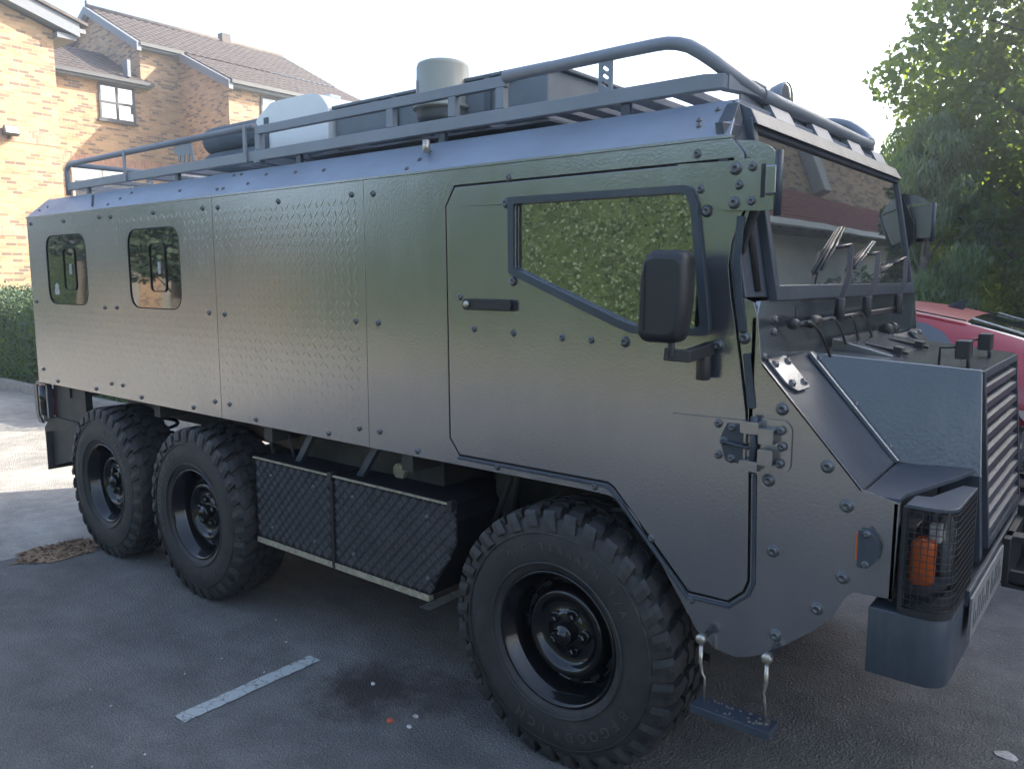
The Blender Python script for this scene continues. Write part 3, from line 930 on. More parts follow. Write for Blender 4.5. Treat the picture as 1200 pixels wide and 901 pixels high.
# bonnet corner data (near side values; mirrored for the far side)
def NF(y, near):
    return y if near else W - y
BTR = (-.801, .40, 1.360)   # bonnet top rear
BTF = (-.360, .535, 1.325)  # bonnet top front
BBF = (-.333, .465, 1.035)  # bonnet base front
_a, _b, _c = Vector(BTR), Vector(BTF), Vector(BBF)
_n = (_b - _a).cross(_c - _a)
BBR = (-.534, _a.y - (_n.x * (-.534 - _a.x) + _n.z * (1.062 - _a.z)) / _n.y, 1.062)  # bonnet base rear, same plane
for near in (True, False):
    q = lambda p, dy=0, dz=0, dx=0: (p[0] + dx, NF(p[1] + dy, near), p[2] + dz)
    b = MB()
    t_ = .008
    vs = [q(BTR), q(BTF), q(BBF), q(BBR)]
    vi = [q(BTR, t_), q(BTF, t_), q(BBF, t_), q(BBR, t_)]
    b.add(vs + vi, [(0, 1, 2), (0, 2, 3), (4, 6, 5), (4, 7, 6), (0, 4, 5, 1), (1, 5, 6, 2), (2, 6, 7, 3), (3, 7, 4, 0)])
    b.build("bonnet_side", M['paint_rough'], T, bevel=.002, segs=1)
    # sloped wing panel between the side plate edge and the bonnet
    A0 = (-.786, 0.0, 1.366); A1 = (-.520, 0.0, 1.069)
    b = MB()
    vs = [q(A0), q(A1), (BBR[0] - .006, NF(BBR[1] - .004, near), BBR[2] + .004), q((BTR[0] + .001, BTR[1] - .012, BTR[2] + .0))]
    dn = -.010
    vi = [(x, y, z + dn) for x, y, z in vs]
    b.add(vs + vi, [(0, 1, 2), (0, 2, 3), (4, 6, 5), (4, 7, 6), (0, 4, 5, 1), (1, 5, 6, 2), (2, 6, 7, 3), (3, 7, 4, 0)])
    b.build("wing_panel", M['paint_flat'], T, bevel=.0015, segs=1)
    # strip flange along bonnet foot
    b = MB()
    P0 = Vector((BTR[0] + .012, NF(BTR[1] - .012, near), BTR[2] + .002)); P1 = Vector((BBR[0] + .004, NF(BBR[1] - .012, near), BBR[2] + .004))
    P2 = Vector((BBF[0] - .006, NF(BBF[1] - .012, near), BBF[2] + .006))
    b.bar([P0, P1], .028, .014)
    st_ = b.build("bonnet_flange", M['paint'], T, bevel=.003)
    for tt in (.08, .5, .88):
        qv = P0.lerp(P1, tt)
        o = bpy.data.objects.new("bolt", bolt_t)
        o.location = qv + Vector((.004, 0, .006)); o.rotation_euler = (-R(50) if near else R(50), 0, 0)
        link(o, T)
    # wing top (flat) above the light box
    sy = 1 if near else -1
    tp = [(-.520, 0.001), (-.434, 0.001), (-.434, .06), (-.368, .335), (-.345, .455), (BBR[0] - .004, .452)]
    b = MB().plate([(x, NF(y, near)) for x, y in tp], [], flat, 1.048, 1.060)
    b.build("wing_top", M['paint_flat'], T, bevel=.0015, segs=1)
    # front face of wing box behind the lamp cage
    b = MB().plate([(NF(.0, near), .805), (NF(.46, near), .805), (NF(.46, near), 1.047), (NF(.0, near), 1.047)], [], front, -.445, -.437)
    b.build("wing_front", M['black'], T)
    # gusset plate on the cowl corner
    fn = side_fn(near)
    Mx = Vector((A1[0] - A0[0], 0, A1[2] - A0[2])).normalized()
    up = Vector((0, sy * .0, 1))
    # plate lying on the wing panel
    e1 = Mx; e2 = Vector((0, sy, -.0))
    nrm = Vector((-(A1[2] - A0[2]), 0, (A1[0] - A0[0]))).normalized()
    org = Vector((A0[0], NF(0.01, near), A0[2]))
    gus = lambda u, v, d: tuple(org + e1 * u + Vector((0, sy * v, 0)) + nrm * d)
    b = MB().plate(rounded([(-.0, .02), (.085, .02), (.11, .05), (.11, .15), (.0, .15)], .012), [], gus, .001, .008)
    b.build("gusset_plate", M['paint'], T, bevel=.0015)
    for u, v in ((.02, .04), (.085, .05), (.02, .13), (.09, .13)):
        o = bpy.data.objects.new("bolt", bolt_s)
        o.location = Vector(gus(u, v, .008))
        o.rotation_euler = (-math.pi / 2, R(45), 0)
        link(o, T)
for x, y, z in ((-.80, .12, 1.47), (-.80, .12, 1.435), (-.79, .03, 1.375)):
    o = bpy.data.objects.new("bolt", bolt_s)
    o.location = (x, y, z); o.rotation_euler = (0, 0, R(90))
    link(o, T)
# bonnet top, with hatch
b = MB()
vs = [BTR, BTF, (BTF[0], W - BTF[1], BTF[2]), (BTR[0], W - BTR[1], BTR[2])]
vs = [(x, y, z + .001) for x, y, z in vs]
b.add(vs + [(x, y, z - .012) for x, y, z in vs], [(0, 1, 2, 3), (7, 6, 5, 4), (0, 4, 5, 1), (1, 5, 6, 2), (2, 6, 7, 3), (3, 7, 4, 0)])
bon = b.build("bonnet", M['paint'], T, bevel=.002, segs=1)
def bt(x, y, d=0.0):
    t = (x - BTR[0]) / (BTF[0] - BTR[0])
    return (x, y, BTR[2] + (BTF[2] - BTR[2]) * t + .001 + d)
# raised wedge shaped hatch
hx0, hx1, hy0, hy1 = -.78, -.60, .56, 1.05
b = MB().hexa([bt(hx0, hy0, 0), bt(hx1, hy0, 0), bt(hx1, hy1, 0), bt(hx0, hy1, 0),
               bt(hx0, hy0, .035), bt(hx1, hy0, .004), bt(hx1, hy1, .004), bt(hx0, hy1, .035)])
b.build("bonnet_hatch", M['paint'], bon, bevel=.002)
for y in (.64, .92):
    b = MB()
    b.hexa([bt(-.70, y - .008, .006), bt(-.575, y - .008, .004), bt(-.575, y + .008, .004), bt(-.70, y + .008, .006),
            bt(-.70, y - .008, .026), bt(-.575, y - .008, .014), bt(-.575, y + .008, .014), bt(-.70, y + .008, .026)])
    b.hexa([bt(-.615, y - .02, .004), bt(-.59, y - .02, .004), bt(-.59, y + .02, .004), bt(-.615, y + .02, .004),
            bt(-.615, y - .02, .028), bt(-.59, y - .02, .026), bt(-.59, y + .02, .026), bt(-.615, y + .02, .028)])
    b.build("hatch_latch", M['black'], bon, bevel=.002)
# two small marker lamps on brackets at the bonnet front
for y in (.56, .93):
    b = MB()
    x = -.42
    b.tube([bt(x - .055, y, 0), bt(x - .055, y, .045), bt(x - .015, y + .015, .052)], .004, 6)
    MB().tube([bt(x + .02, y, 0), bt(x + .02, y, .03)], .006, 6).build("lamp_foot", M['black'], bon)
    br = b.build("lamp_bracket", M['black'], bon)
    zz = bt(x, y)[2]
    b = MB().box(x - .012, x + .025, y - .028, y + .028, zz + .022, zz + .075)
    b.build("marker_lamp", M['black'], bon, bevel=.004)
# black fitting at rear of bonnet (catches)
for y in (1.12, 1.2):
    b = MB().lathe([(.0001, -.02), (.022, -.02), (.024, 0), (.022, .02), (.0001, .02)], (-.76, y, 1.395), 'y', 14)
    b.build("bonnet_catch", M['black'], bon)
# grille: frame and slats
def gx(z):  # x of grille plane
    return BTF[0] + (BTF[2] - z) / (BTF[2] - .80) * .045
gy0, gy1 = BTF[1] + .0, W - BTF[1]
b = MB()
z1, z0 = 1.322, .82
for (ya, yb_, za, zb_) in ((gy0, gy0 + .022, z0, z1), (gy1 - .022, gy1, z0, z1), (gy0 + .022, gy1 - .022, z1 - .02, z1), (gy0 + .022, gy1 - .022, z0, z0 + .02)):
    b.hexa([(gx(za) - .02, ya, za), (gx(za) + .006, ya, za), (gx(za) + .006, yb_, za), (gx(za) - .02, yb_, za),
            (gx(zb_) - .02, ya, zb_), (gx(zb_) + .006, ya, zb_), (gx(zb_) + .006, yb_, zb_), (gx(zb_) - .02, yb_, zb_)])
gf = b.build("grille_frame", M['paint_flat'], T)
ns = 10
for k in range(ns):
    zc = z1 - .030 - (k + .5) * (z1 - z0 - .05) / ns
    b = MB()
    xa = gx(zc)
    b.hexa([(xa - .022, gy0 + .02, zc + .000), (xa + .004, gy0 + .02, zc - .014), (xa + .004, gy1 - .02, zc - .014), (xa - .022, gy1 - .02, zc + .000),
            (xa - .022, gy0 + .02, zc + .018), (xa + .004, gy0 + .02, zc + .006), (xa + .004, gy1 - .02, zc + .006), (xa - .022, gy1 - .02, zc + .018)])
    b.build("grille_slat", M['paint_flat'], T)
MB().box(-.47, -.44, gy0 + .02, gy1 - .02, .80, 1.30).build("radiator", M['interior'], T)
# wall that closes the nose below the bonnet side
for near in (True, False):
    b = MB().hexa([(-.43, NF(.46, near), .80), (-.32, NF(.46, near), .80), (-.32, NF(.50, near), .80), (-.43, NF(.50, near), .80),
                   (-.43, NF(.46, near), 1.04), (-.337, NF(.46, near), 1.04), (-.337, NF(.50, near), 1.04), (-.43, NF(.50, near), 1.04)])
    b.build("nose_side", M['paint_flat'], T)
# bumper with rounded corners
def bump_outline(inset, n=6):
    pts = []
    x0, x1 = -.488, -.312 - inset
    r = .055
    ya, yb_ = -.005 + inset, W + .005 - inset
    pts.append((x0, ya))
    for k in range(n + 1):
        a = R(-90 + 90 * k / n)
        pts.append((x1 - r + r * math.cos(a), ya + r + r * math.sin(a)))
    for k in range(n + 1):
        a = R(90 * k / n)
        pts.append((x1 - r + r * math.cos(a), yb_ - r + r * math.sin(a)))
    pts.append((x0, yb_))
    return pts
bo = bump_outline(0)
bi = [(x - (.012 if x > -.47 else 0), max(.008, min(W - .008, y))) for x, y in bump_outline(.012)]
b = MB()
n_ = len(bo)
zt_, zb_ = .782, .612
OT = [(x, y, zt_) for x, y in bo]; OB = [(x, y, zb_) for x, y in bo]
b.strip(OT, OB, True, closed=False)
b.add(OT + [(x, y, zt_) for x, y in [( -.488, -.005), (-.488, W + .005)]], [tuple(range(n_))])
b.add(OB, [tuple(reversed(range(n_)))])
b.add([OT[0], OB[0], OB[-1], OT[-1]], [(0, 1, 2, 3)])
b.build("bumper", M['paint_flat'], T, bevel=.004)
b = MB()
b.box(-.313, -.302, .20, W - .20, .760, .802)
b.build("bumper_lip", M['paint_flat'], T, bevel=.002)
# number plate (slightly turned up towards the front)
b = MB().box(-.300, -.294, .195, .72, .675, .785)
npl = b.build("number_plate", M['plate'], T)
def text_mesh(body, size, ext):
    cu = bpy.data.curves.new("t", 'FONT')
    cu.body = body; cu.size = size; cu.extrude = ext; cu.resolution_u = 2
    cu.align_x = 'CENTER'
    to = bpy.data.objects.new("t", cu)
    COL.objects.link(to)
    dg = bpy.context.evaluated_depsgraph_get()
    me = bpy.data.meshes.new_from_object(to.evaluated_get(dg))
    bpy.data.objects.remove(to)
    return me
# worn vertical strokes of the unreadable registration
b = MB()
yy = .225
for k in range(7):
    w_ = .045
    for (dy0, dy1, dz0, dz1) in ((0, .012, .70, .765), (.03, .042, .70, .765), (.012, .03, .753, .765)) if k % 2 else ((0, .012, .70, .765), (.012, .038, .70, .712), (.03, .042, .70, .735)):
        b.box(-.2938, -.2930, yy + dy0, yy + dy1, dz0, dz1)
    yy += .065 if k != 3 else .085
b.build("plate_characters", M['plate_print'], npl)["kind"] = "stuff"
# tow hitch frame standing out from the bumper
b = MB()
x0, x1 = -.30, -.12
b.box(x0, x1, 1.05, 1.07, .645, .835).box(x0, x1, .78, .80, .645, .69)
b.box(x0 + .0, x1, .78, 1.05, .635, .655).box(x1 - .02, x1, .82, .84, .655, .79).box(x0, x1, .78, .84, .785, .80)
b.box(x0, x0 + .02, .74, 1.06, .66, .80)
th = b.build("tow_hitch", M['black'], T, bevel=.002)
b = MB().box(-.19, -.12, .80, .93, .80, .822).build("hitch_pad", M['palebit'], th, bevel=.003)

# lamp cluster and mesh guard on each wing
for near in (True, False):
    S = lambda y: NF(y, near)
    # top cap of guard
    cap = []
    for (x, y) in [(-.418, -.008)] + [(-.312 - .05 + .05 * math.cos(a), .042 + .05 * math.sin(a)) for a in [R(-90 + 15 * k) for k in range(7)]] + [(-.312, .27), (-.345, .27), (-.385, .10), (-.418, .09)]:
        cap.append((x, S(y)))
    gd = MB().plate(cap, [], flat, 1.044, 1.053).build("lamp_guard", M['paint_flat'], T, bevel=.002)
    b = MB().plate([(x, y) for x, y in cap], [[(-.405, S(.012)), (-.36, S(.012)), (-.33, S(.05)), (-.33, S(.245)), (-.345, S(.245)), (-.375, S(.10)), (-.405, S(.08))]], flat, .784, .800)
    b.build("guard_base", M['black'], gd)
    # wires of the guard
    b = MB()
    path = [(-.418, -.006)] + [(-.312 - .05 + .05 * math.cos(a), .044 + .05 * math.sin(a)) for a in [R(-90 + 15 * k) for k in range(7)]] + [(-.312, .27)]
    for k in range(15):
        z = .806 + k * .0165
        b.tube([(x, S(y), z) for x, y in path], .0011, 4, caps=False)
    dist = [0]
    for i in range(1, len(path)):
        dist.append(dist[-1] + math.dist(path[i - 1], path[i]))
    tot = dist[-1]
    for k in range(24):
        s_ = (k + .5) / 24 * tot
        for i in range(1, len(path)):
            if s_ <= dist[i]:
                t = (s_ - dist[i - 1]) / (dist[i] - dist[i - 1])
                x = path[i - 1][0] * (1 - t) + path[i][0] * t; y = path[i - 1][1] * (1 - t) + path[i][1] * t
                b.tube([(x, S(y), .80), (x, S(y), 1.045)], .0011, 4, caps=False)
                break
    b.build("guard_mesh", M['black'], gd, fixn=False)
    # smoked cover behind the mesh
    if 'smoked' not in M:
        m_, nt_, p_ = new_mat("smoked_lamp_cover")
        p_.inputs["Base Color"].default_value = (0.01, 0.01, 0.012, 1)
        p_.inputs["Roughness"].default_value = 0.12
        tr_ = nt_.nodes.new("ShaderNodeBsdfTransparent")
        tr_.inputs["Color"].default_value = (0.9, 0.9, 0.9, 1)
        mx_ = nt_.nodes.new("ShaderNodeMixShader"); mx_.inputs[0].default_value = 0.22
        nt_.links.new(tr_.outputs[0], mx_.inputs[1]); nt_.links.new(p_.outputs[0], mx_.inputs[2])
        nt_.links.new(mx_.outputs[0], nt_.nodes["Material Output"].inputs[0])
        M['smoked'] = m_
    pin = [(-.414, .004)] + [(-.318 - .046 + .046 * math.cos(a), .050 + .046 * math.sin(a)) for a in [R(-90 + 15 * k) for k in range(7)]] + [(-.318, .26)]
    MB().strip([(x, S(y), .802) for x, y in pin], [(x, S(y), 1.043) for x, y in pin], True, closed=False).build("lamp_cover", M['smoked'], gd)
    # posts of the guard
    MB().box(-.424, -.414, S(-.006) if near else S(.004), S(.004) if near else S(-.006), .786, 1.046).build("guard_post", M['black'], gd)
    b = MB().box(-.318, -.311, min(S(.262), S(.272)), max(S(.262), S(.272)), .786, 1.046)
    b.build("guard_post", M['black'], gd)
    # orange indicator and headlamp
    b = MB().lathe([(.0001, .855), (.026, .855), (.030, .862), (.030, .955), (.026, .963), (.0001, .963)], (-.385, S(.040), 0), 'z', 16)
    b.build("indicator_lamp", M['orange'], T)
    b = MB().box(-.435, -.40, min(S(.02), S(.12)), max(S(.02), S(.12)), .83, .99).build("lamp_housing", M['black'], T, bevel=.004)
    b = MB().lathe([(.0001, -.030), (.03, -.028), (.055, -.018), (.075, 0.0), (.080, .0)], (-.355, S(.165), .925), 'x', 24)
    b.build("headlamp_reflector", M['chrome'], T)
    b = MB().lathe([(.080, .0), (.070, .008), (.045, .014), (.0001, .018)], (-.353, S(.165), .925), 'x', 24)
    b.build("headlamp_glass", M['glass_lamp'], T)
    b = MB().lathe([(.0001, -.04), (.088, -.04), (.088, .002), (.081, .002)], (-.355, S(.165), .925), 'x', 24)
    b.build("headlamp_housing", M['black'], T)
    b = MB().box(-.375, -.35, min(S(.045), S(.075)), max(S(.045), S(.075)), .955, 1.0).build("bulb_holder", M['palebit'], T, bevel=.003)
    # side repeater indicator with steel hood
    b = MB()
    hood = rounded([(-.517, .972), (-.495, .975), (-.473, .955), (-.466, .928), (-.473, .900), (-.495, .880), (-.517, .880)], [.002, .02, .02, .02, .02, .02, .002])
    b.plate(hood, [], side_fn(near), .001, .022)
    b.build("repeater_hood", M['paint_flat'], T, bevel=.006)
    b = MB().plate([(-.5225, .895), (-.5175, .895), (-.5175, .962), (-.5225, .962)], [], side_fn(near), .001, .016)
    b.build("repeater_lens", M['orange'], T)
    for x, z in ((-.497, .966), (-.497, .890)):
        o = bpy.data.objects.new("bolt", bolt_t)
        o.location = (x, -.022 if near else W + .022, z)
        if not near: o.rotation_euler = (0, 0, math.pi)
        link(o, T)
    # hanging step on two cables
    fnn = 1 if near else -1
    for (xa, za, xb, zb2, bend) in ((-.905, .588, -.890, .428, .006), (-.718, .590, -.712, .432, -.006)):
        b = MB().tube([(xa, S(-.045), za - .02), (xa, S(-.045), za - .07), (xa + bend, S(-.045), za - .10), ((xa + xb) / 2 + bend, S(-.045), (za + zb2) / 2 - .03), (xb, S(-.045), zb2 - .03)], .0038, 8,
                      rads=[.006, .006, .0034, .0034, .0036])
        b.build("step_cable", M['steel'], T)
        b = MB().lathe([(.0001, -.012), (.012, -.012), (.015, -.006), (.015, .006), (.0001, .006)], (xa, S(-.045), za), 'y', 14)
        b.build("cable_eye", M['steel'], T)
        b = MB().tube([(xa, S(-.038), za), (xa, S(.02), za + .005)], .008, 8)
        b.build("cable_pin", M['black'], T)
    ymn, ymx = sorted((S(-.085), S(-.015)))
    b = MB().box(-.915, -.690, ymn, ymx, .385, .408)
    stp = b.build("hanging_step", M['paint_flat'], T, bevel=.002)
    b = MB()
    for k in range(34):
        x = rnd.uniform(-.90, -.70); y = rnd.uniform(ymn + .01, ymx - .01); s_ = rnd.uniform(.002, .007)
        b.add([(x - s_, y, .4085), (x, y - s_, .4085), (x + s_, y, .4085), (x, y + s_ * .6, .4085 + s_ * .7)], [(0, 1, 3), (1, 2, 3), (2, 0, 3)])
    ms = b.build("step_mud", M['mud'], stp, fixn=False); ms["kind"] = "stuff"

# ---- wipers (three) on a common axle below the windscreen
AX, AZ = -.755, 1.470
b = MB().tube([(AX, .13, AZ - .015), (AX, 1.30, AZ)], .008, 10)
b.lathe([(.0001, -.03), (.018, -.03), (.018, .03), (.0001, .03)], (AX, .30, AZ - .012), 'y', 12)
b.lathe([(.0001, -.015), (.014, -.015), (.014, .015), (.0001, .015)], (AX, .14, AZ - .012), 'y', 12)
b.build("wiper_axle", M['black'], T)
for y, (ym, tm_), (yl, tl), (yh, th_) in ((.50, (.69, .30), (.45, .11), (.78, .46)), (.79, (1.01, .26), (.79, .13), (1.13, .38)), (1.20, (1.39, .24), (1.135, .11), (1.465, .27))):
    b = MB()
    b.tube([(AX + .01, y, AZ - .02), (AX + .012, y + .0, AZ + .05)], .016, 8)
    top = ws(ym, tm_, .05)
    b.bar([(AX + .008, y, AZ + .02), tuple(Vector((AX + .008, y, AZ + .02)).lerp(top, .5) + Vector((.012, 0, 0))), tuple(top)], .016, .010)
    arm = b.build("wiper_arm", M['black'], T, bevel=.001, segs=1)
    lo = ws(yl, tl, .007); hi = ws(yh, th_, .007)
    b = MB()
    b.tube([lo, lo.lerp(hi, .5), hi], .0045, 6)
    off = Vector((.009, .006, 0.003))
    b.tube([lo.lerp(hi, .05) + off, lo.lerp(hi, .5) + off * 1.5, lo.lerp(hi, .95) + off], .0035, 6)
    b.tube([lo.lerp(hi, .5) + off * 1.5, top], .006, 6)
    b.build("wiper_blade", M['blackgloss'], arm)
for (ya, yb_, dz) in ((.20, .42, -.11), (.42, .60, -.12), (.60, .72, -.10), (.72, .88, -.10)):
    pts = []
    for k in range(9):
        t = k / 8
        pts.append((AX + .015, ya + (yb_ - ya) * t, AZ - .01 + dz * (1 - math.cos(t * 3.14 * .5))))
    MB().tube(pts, .0045, 6).build("washer_hose", M['black'], T)

# ---- door mirror near side and far side
for near in (True, False):
    S = lambda y: NF(y, near)
    cxm, czm, ym = -.985, 1.535, -.155
    b = MB()
    prof = rounded([(-.068, -.120), (.052, -.120), (.070, -.02), (.070, .115), (-.045, .118), (-.062, .06)], .03, 5)
    # rings: from mirror back (facing forward -Y side seen) shell
    def mring(sc, d):
        return [(cxm + u * sc, S(ym + d), czm + v * sc) for u, v in prof]
    rings = [mring(.80, -.038), mring(.93, -.030), mring(1.0, -.014), mring(1.0, .022), mring(.9, .03)]
    for i in range(4):
        b.strip(rings[i], rings[i + 1], True)
    b.add(rings[0], [tuple(range(len(prof)))])
    b.add(rings[-1], [tuple(range(len(prof)))])
    mh = b.build("door_mirror", M['black'], T)
    b = MB().plate([(cxm - .040 + u * .0, czm + v) for u, v in ((-.012, -.09), (.006, -.09), (.006, .09), (-.004, .09))], [], (lambda u, v, d: (u, S(d), v)), ym - .041, ym - .038)
    b.build("mirror_crease", M['black'], mh)
    b = MB().tube([(cxm + .02, S(ym), czm - .11), (cxm + .022, S(ym), czm - .16)], .010, 10)
    b.bar([(cxm + .0, S(ym), czm - .150), (cxm + .05, S(ym + .03), czm - .155), (cxm + .06, S(-.05), czm - .145), (cxm + .06, S(-.01), czm - .14)], .03, .032)
    b.tube([(cxm + .055, S(-.035), czm - .14), (cxm + .055, S(-.035), czm - .225)], .020, 10)
    b.build("mirror_arm", M['black'], mh, bevel=.003)

# extra far-side mirror, turned, seen past the windscreen
b = MB().plate([(1.76, 1.76), (1.80, 1.72), (1.88, 1.735), (1.88, 1.875), (1.83, 1.885), (1.79, 1.84)], [], front, -.93, -.84)
b.build("far_mirror_shell", M['black'], T, bevel=.012)
MB().box(-.90, -.81, 1.885, 1.95, 1.74, 1.87).build("far_mirror_back", M['black'], T, bevel=.012)
MB().tube([(-.88, 1.72, 1.79), (-.88, 1.80, 1.80)], .012, 8).build("far_mirror_arm", M['black'], T)

# ---- chassis and running gear
for y in (.50, 1.17):
    MB().box(-5.35, -.60, y, y + .07, .70, .84).build("chassis_rail", M['under'], T, bevel=.004)
for x in (-5.2, -4.1, -3.1, -2.2):
    MB().box(x, x + .06, .05, W - .05, .85, .925).build("cross_member", M['under'], T)
for x in (-4.571, -3.606, -1.42):
    b = MB().tube([(x, .2, .42), (x, W - .2, .42)], .055, 12)
    b.lathe([(.0001, -.13), (.09, -.12), (.13, -.05), (.13, .05), (.09, .12), (.0001, .13)], (x, W / 2, .42), 'y', 16)
    b.build("axle", M['under'], T)
    for y in (.36, W - .36):
        hp = []
        turns, n1 = 5, 60
        for k in range(n1 + 1):
            t = k / n1
            a = t * turns * 2 * math.pi
            hp.append((x + .06 * math.cos(a), y + .06 * math.sin(a), .46 + t * .40))
        if x < -2: pass
        MB().tube(hp, .011, 6).build("coil_spring", M['under'], T)
# big coil spring visible behind the front wheel arch
hp = []
for k in range(81):
    t = k / 80; a = t * 6 * 2 * math.pi
    hp.append((-1.31 + .065 * math.cos(a), .22 + .065 * math.sin(a), .62 + t * .34))
MB().tube(hp, .013, 8).build("coil_spring", M['under'], T)
MB().box(-1.95, -1.0, .45, .5, .55, .92).build("inner_wheel_arch", M['under'], T)
MB().plate([(-1.92, .58), (-1.92, .925), (-1.80, .925), (-1.86, .62)], [], side, .28, .30).build("arch_bracket", M['under'], T)
b = MB().tube([(-1.78, .22, .92), (-1.80, .22, .85), (-1.88, .22, .66)], .012, 8)
b.lathe([(.0001, -.02), (.022, -.02), (.022, .02), (.0001, .02)], (-1.93, .22, .70), 'y', 10)
b.build("brake_line", M['under'], T)
# fuel tank with straps and cap, exhaust bend
b = MB().plate(rrect(-3.05, -2.12, .66, .90, .06), [], side, .20, .48)
tk = b.build("fuel_tank", M['under'], T, bevel=.01)
for xs in (-2.86, -2.44):
    b = MB().hexa([(xs - .10, .10, .755), (xs - .06, .10, .755), (xs - .06, .125, .755), (xs - .10, .125, .755),
                   (xs + .03, .10, .925), (xs + .07, .10, .925), (xs + .07, .125, .925), (xs + .03, .125, .925)])
    b.build("locker_strut", M['paint_flat'], T, bevel=.002)
b = MB().lathe([(.0001, -.014), (.034, -.014), (.038, .0), (.038, .01)], (-2.36, .195, .795), 'y', 9, smooth=False)
b.build("fuel_cap", M['ally'], tk)
b = MB()
for k in range(13):
    pass
pth = [(-3.66 + .17 * (1 - math.cos(a)) , .30, .64 + .17 * math.sin(a)) for a in [R(90 * k / 10) for k in range(11)]] + [(-3.30, .30, .80), (-3.12, .32, .76)]
MB().tube(pth, .045, 14).build("exhaust_pipe", M['rust'], T)
MB().tube([(-3.20, .14, .87), (-3.17, .14, .76)], .007, 6).build("pipe_hanger", M['paint_flat'], T)
MB().tube([(-3.04, .14, .87), (-3.01, .14, .77)], .007, 6).build("pipe_hanger", M['paint_flat'], T)
MB().tube([(-3.30, .45, .70), (-2.2, .45, .70)], .08, 14).build("silencer", M['under'], T)

# ---- chequer plate lockers below the body
def five_bar(x0, x1, z0, z1, y, poly=None):
    b = MB()
    vs = []; fs = []
    p = .050
    h = .0018
    nx = int((x1 - x0) / p * 1.0) + 1; nz = int((z1 - z0) / p) + 1
    def bar(cx, cz, a):
        L_, w_ = .0175, .0026
        c, s_ = math.cos(a), math.sin(a)
        k = len(vs)
        for (u, v, d) in ((-L_, 0, 0), (-L_ * .6, -w_, 0), (L_ * .6, -w_, 0), (L_, 0, 0), (L_ * .6, w_, 0), (-L_ * .6, w_, 0), (-L_ * .6, 0, h), (L_ * .6, 0, h)):
            vs.append((cx + u * c - v * s_, y - d, cz + u * s_ + v * c))
        fs.extend([(k, k + 1, k + 6), (k + 1, k + 2, k + 7, k + 6), (k + 2, k + 3, k + 7), (k + 3, k + 4, k + 7), (k + 4, k + 5, k + 6, k + 7), (k + 5, k, k + 6)])
    inside = lambda X, Z: x0 + .012 < X < x1 - .012 and z0 + .012 < Z < z1 - .012 and (poly is None or poly(X, Z))
    for i in range(-1, nx + 1):
        for j in range(-1, nz + 1):
            for (ox, oz, a) in ((0, 0, R(45)), (p / 2, p / 2, R(45)), (p / 2, 0, R(-45)), (0, p / 2, R(-45))):
                cx = x0 + i * p + ox; cz = z0 + j * p + oz
                for q in range(-2, 3):
                    dx = -math.sin(a) * q * .0063; dz = math.cos(a) * q * .0063
                    if inside(cx + dx, cz + dz):
                        bar(cx + dx, cz + dz, a)
    b.add(vs, fs)
    return b
M['chequer'] = simple("black_chequer_plate", (0.005, 0.005, 0.006), 0.7, ior=1.35, var=0.2)
M['chequer_bar'] = simple("worn_chequer_bars", (0.030, 0.030, 0.031), 0.42, ior=1.45, var=0.3, vscale=20)
for near in (True, False):
    S = lambda y: NF(y, near)
    for (x0, x1, lab) in ((-3.150, -2.605, "rear chequer plate locker"), (-2.590, -1.925, "front chequer plate locker with cut corner")):
        fn = (lambda u, v, d: (u, S(d), v))
        if x1 > -2:
            out = [(x0, .395), (-2.035, .395), (-1.895, .62), (-1.895, .71), (-1.925, .768), (x0, .768)]
        else:
            out = [(x0, .395), (x1, .395), (x1, .768), (x0, .768)]
        b = MB().plate(out, [], fn, .028, .40)
        lk = b.build("locker", M['chequer'], T, bevel=.004)
        lk["label"] = lab
        b = MB().box(x0 - .004, (x1 if x1 < -2 else -1.935) + .002, min(S(.018), S(.030)), max(S(.018), S(.030)), .768, .7735)
        b.build("locker_lid_edge", M['ally'], lk)
        b = MB().box(x0 + .0, (x1 if x1 < -2 else -2.04), min(S(.024), S(.05)), max(S(.024), S(.05)), .372, .396)
        b.build("locker_sill", M['ally'], lk)
        pf = None
        if x1 > -2:
            pf = lambda X, Z: X < -2.035 + (Z - .395) * (.14 / .225) - .012 and X < -1.905
        if near:
            b = five_bar(x0, x1 if x1 < -2 else -1.885, .395, .768, .0278, pf)
            o = b.build("tread_pattern", M['chequer_bar'], lk); o["kind"] = "stuff"
        for k in range(2):
            xx = x0 + (.12 if k == 0 else (x1 - x0) - .12)
            for zz in (.70, .46):
                o = bpy.data.objects.new("rivet", bolt_t)
                o.location = (xx, S(.027), zz)
                if not near: o.rotation_euler = (0, 0, math.pi)
                link(o, lk)
    MB().box(-2.612, -2.585, min(S(.012), S(.04)), max(S(.012), S(.04)), .755, .785).build("locker_catch", M['black'], T, bevel=.003)
    MB().box(-2.606, -2.590, min(S(.022), S(.04)), max(S(.022), S(.04)), .375, .765).build("locker_divider", M['rubber_seal'], T)
    MB().box(-1.93, -1.905, min(S(.012), S(.04)), max(S(.012), S(.04)), .745, .785).build("locker_catch", M['black'], T, bevel=.003)

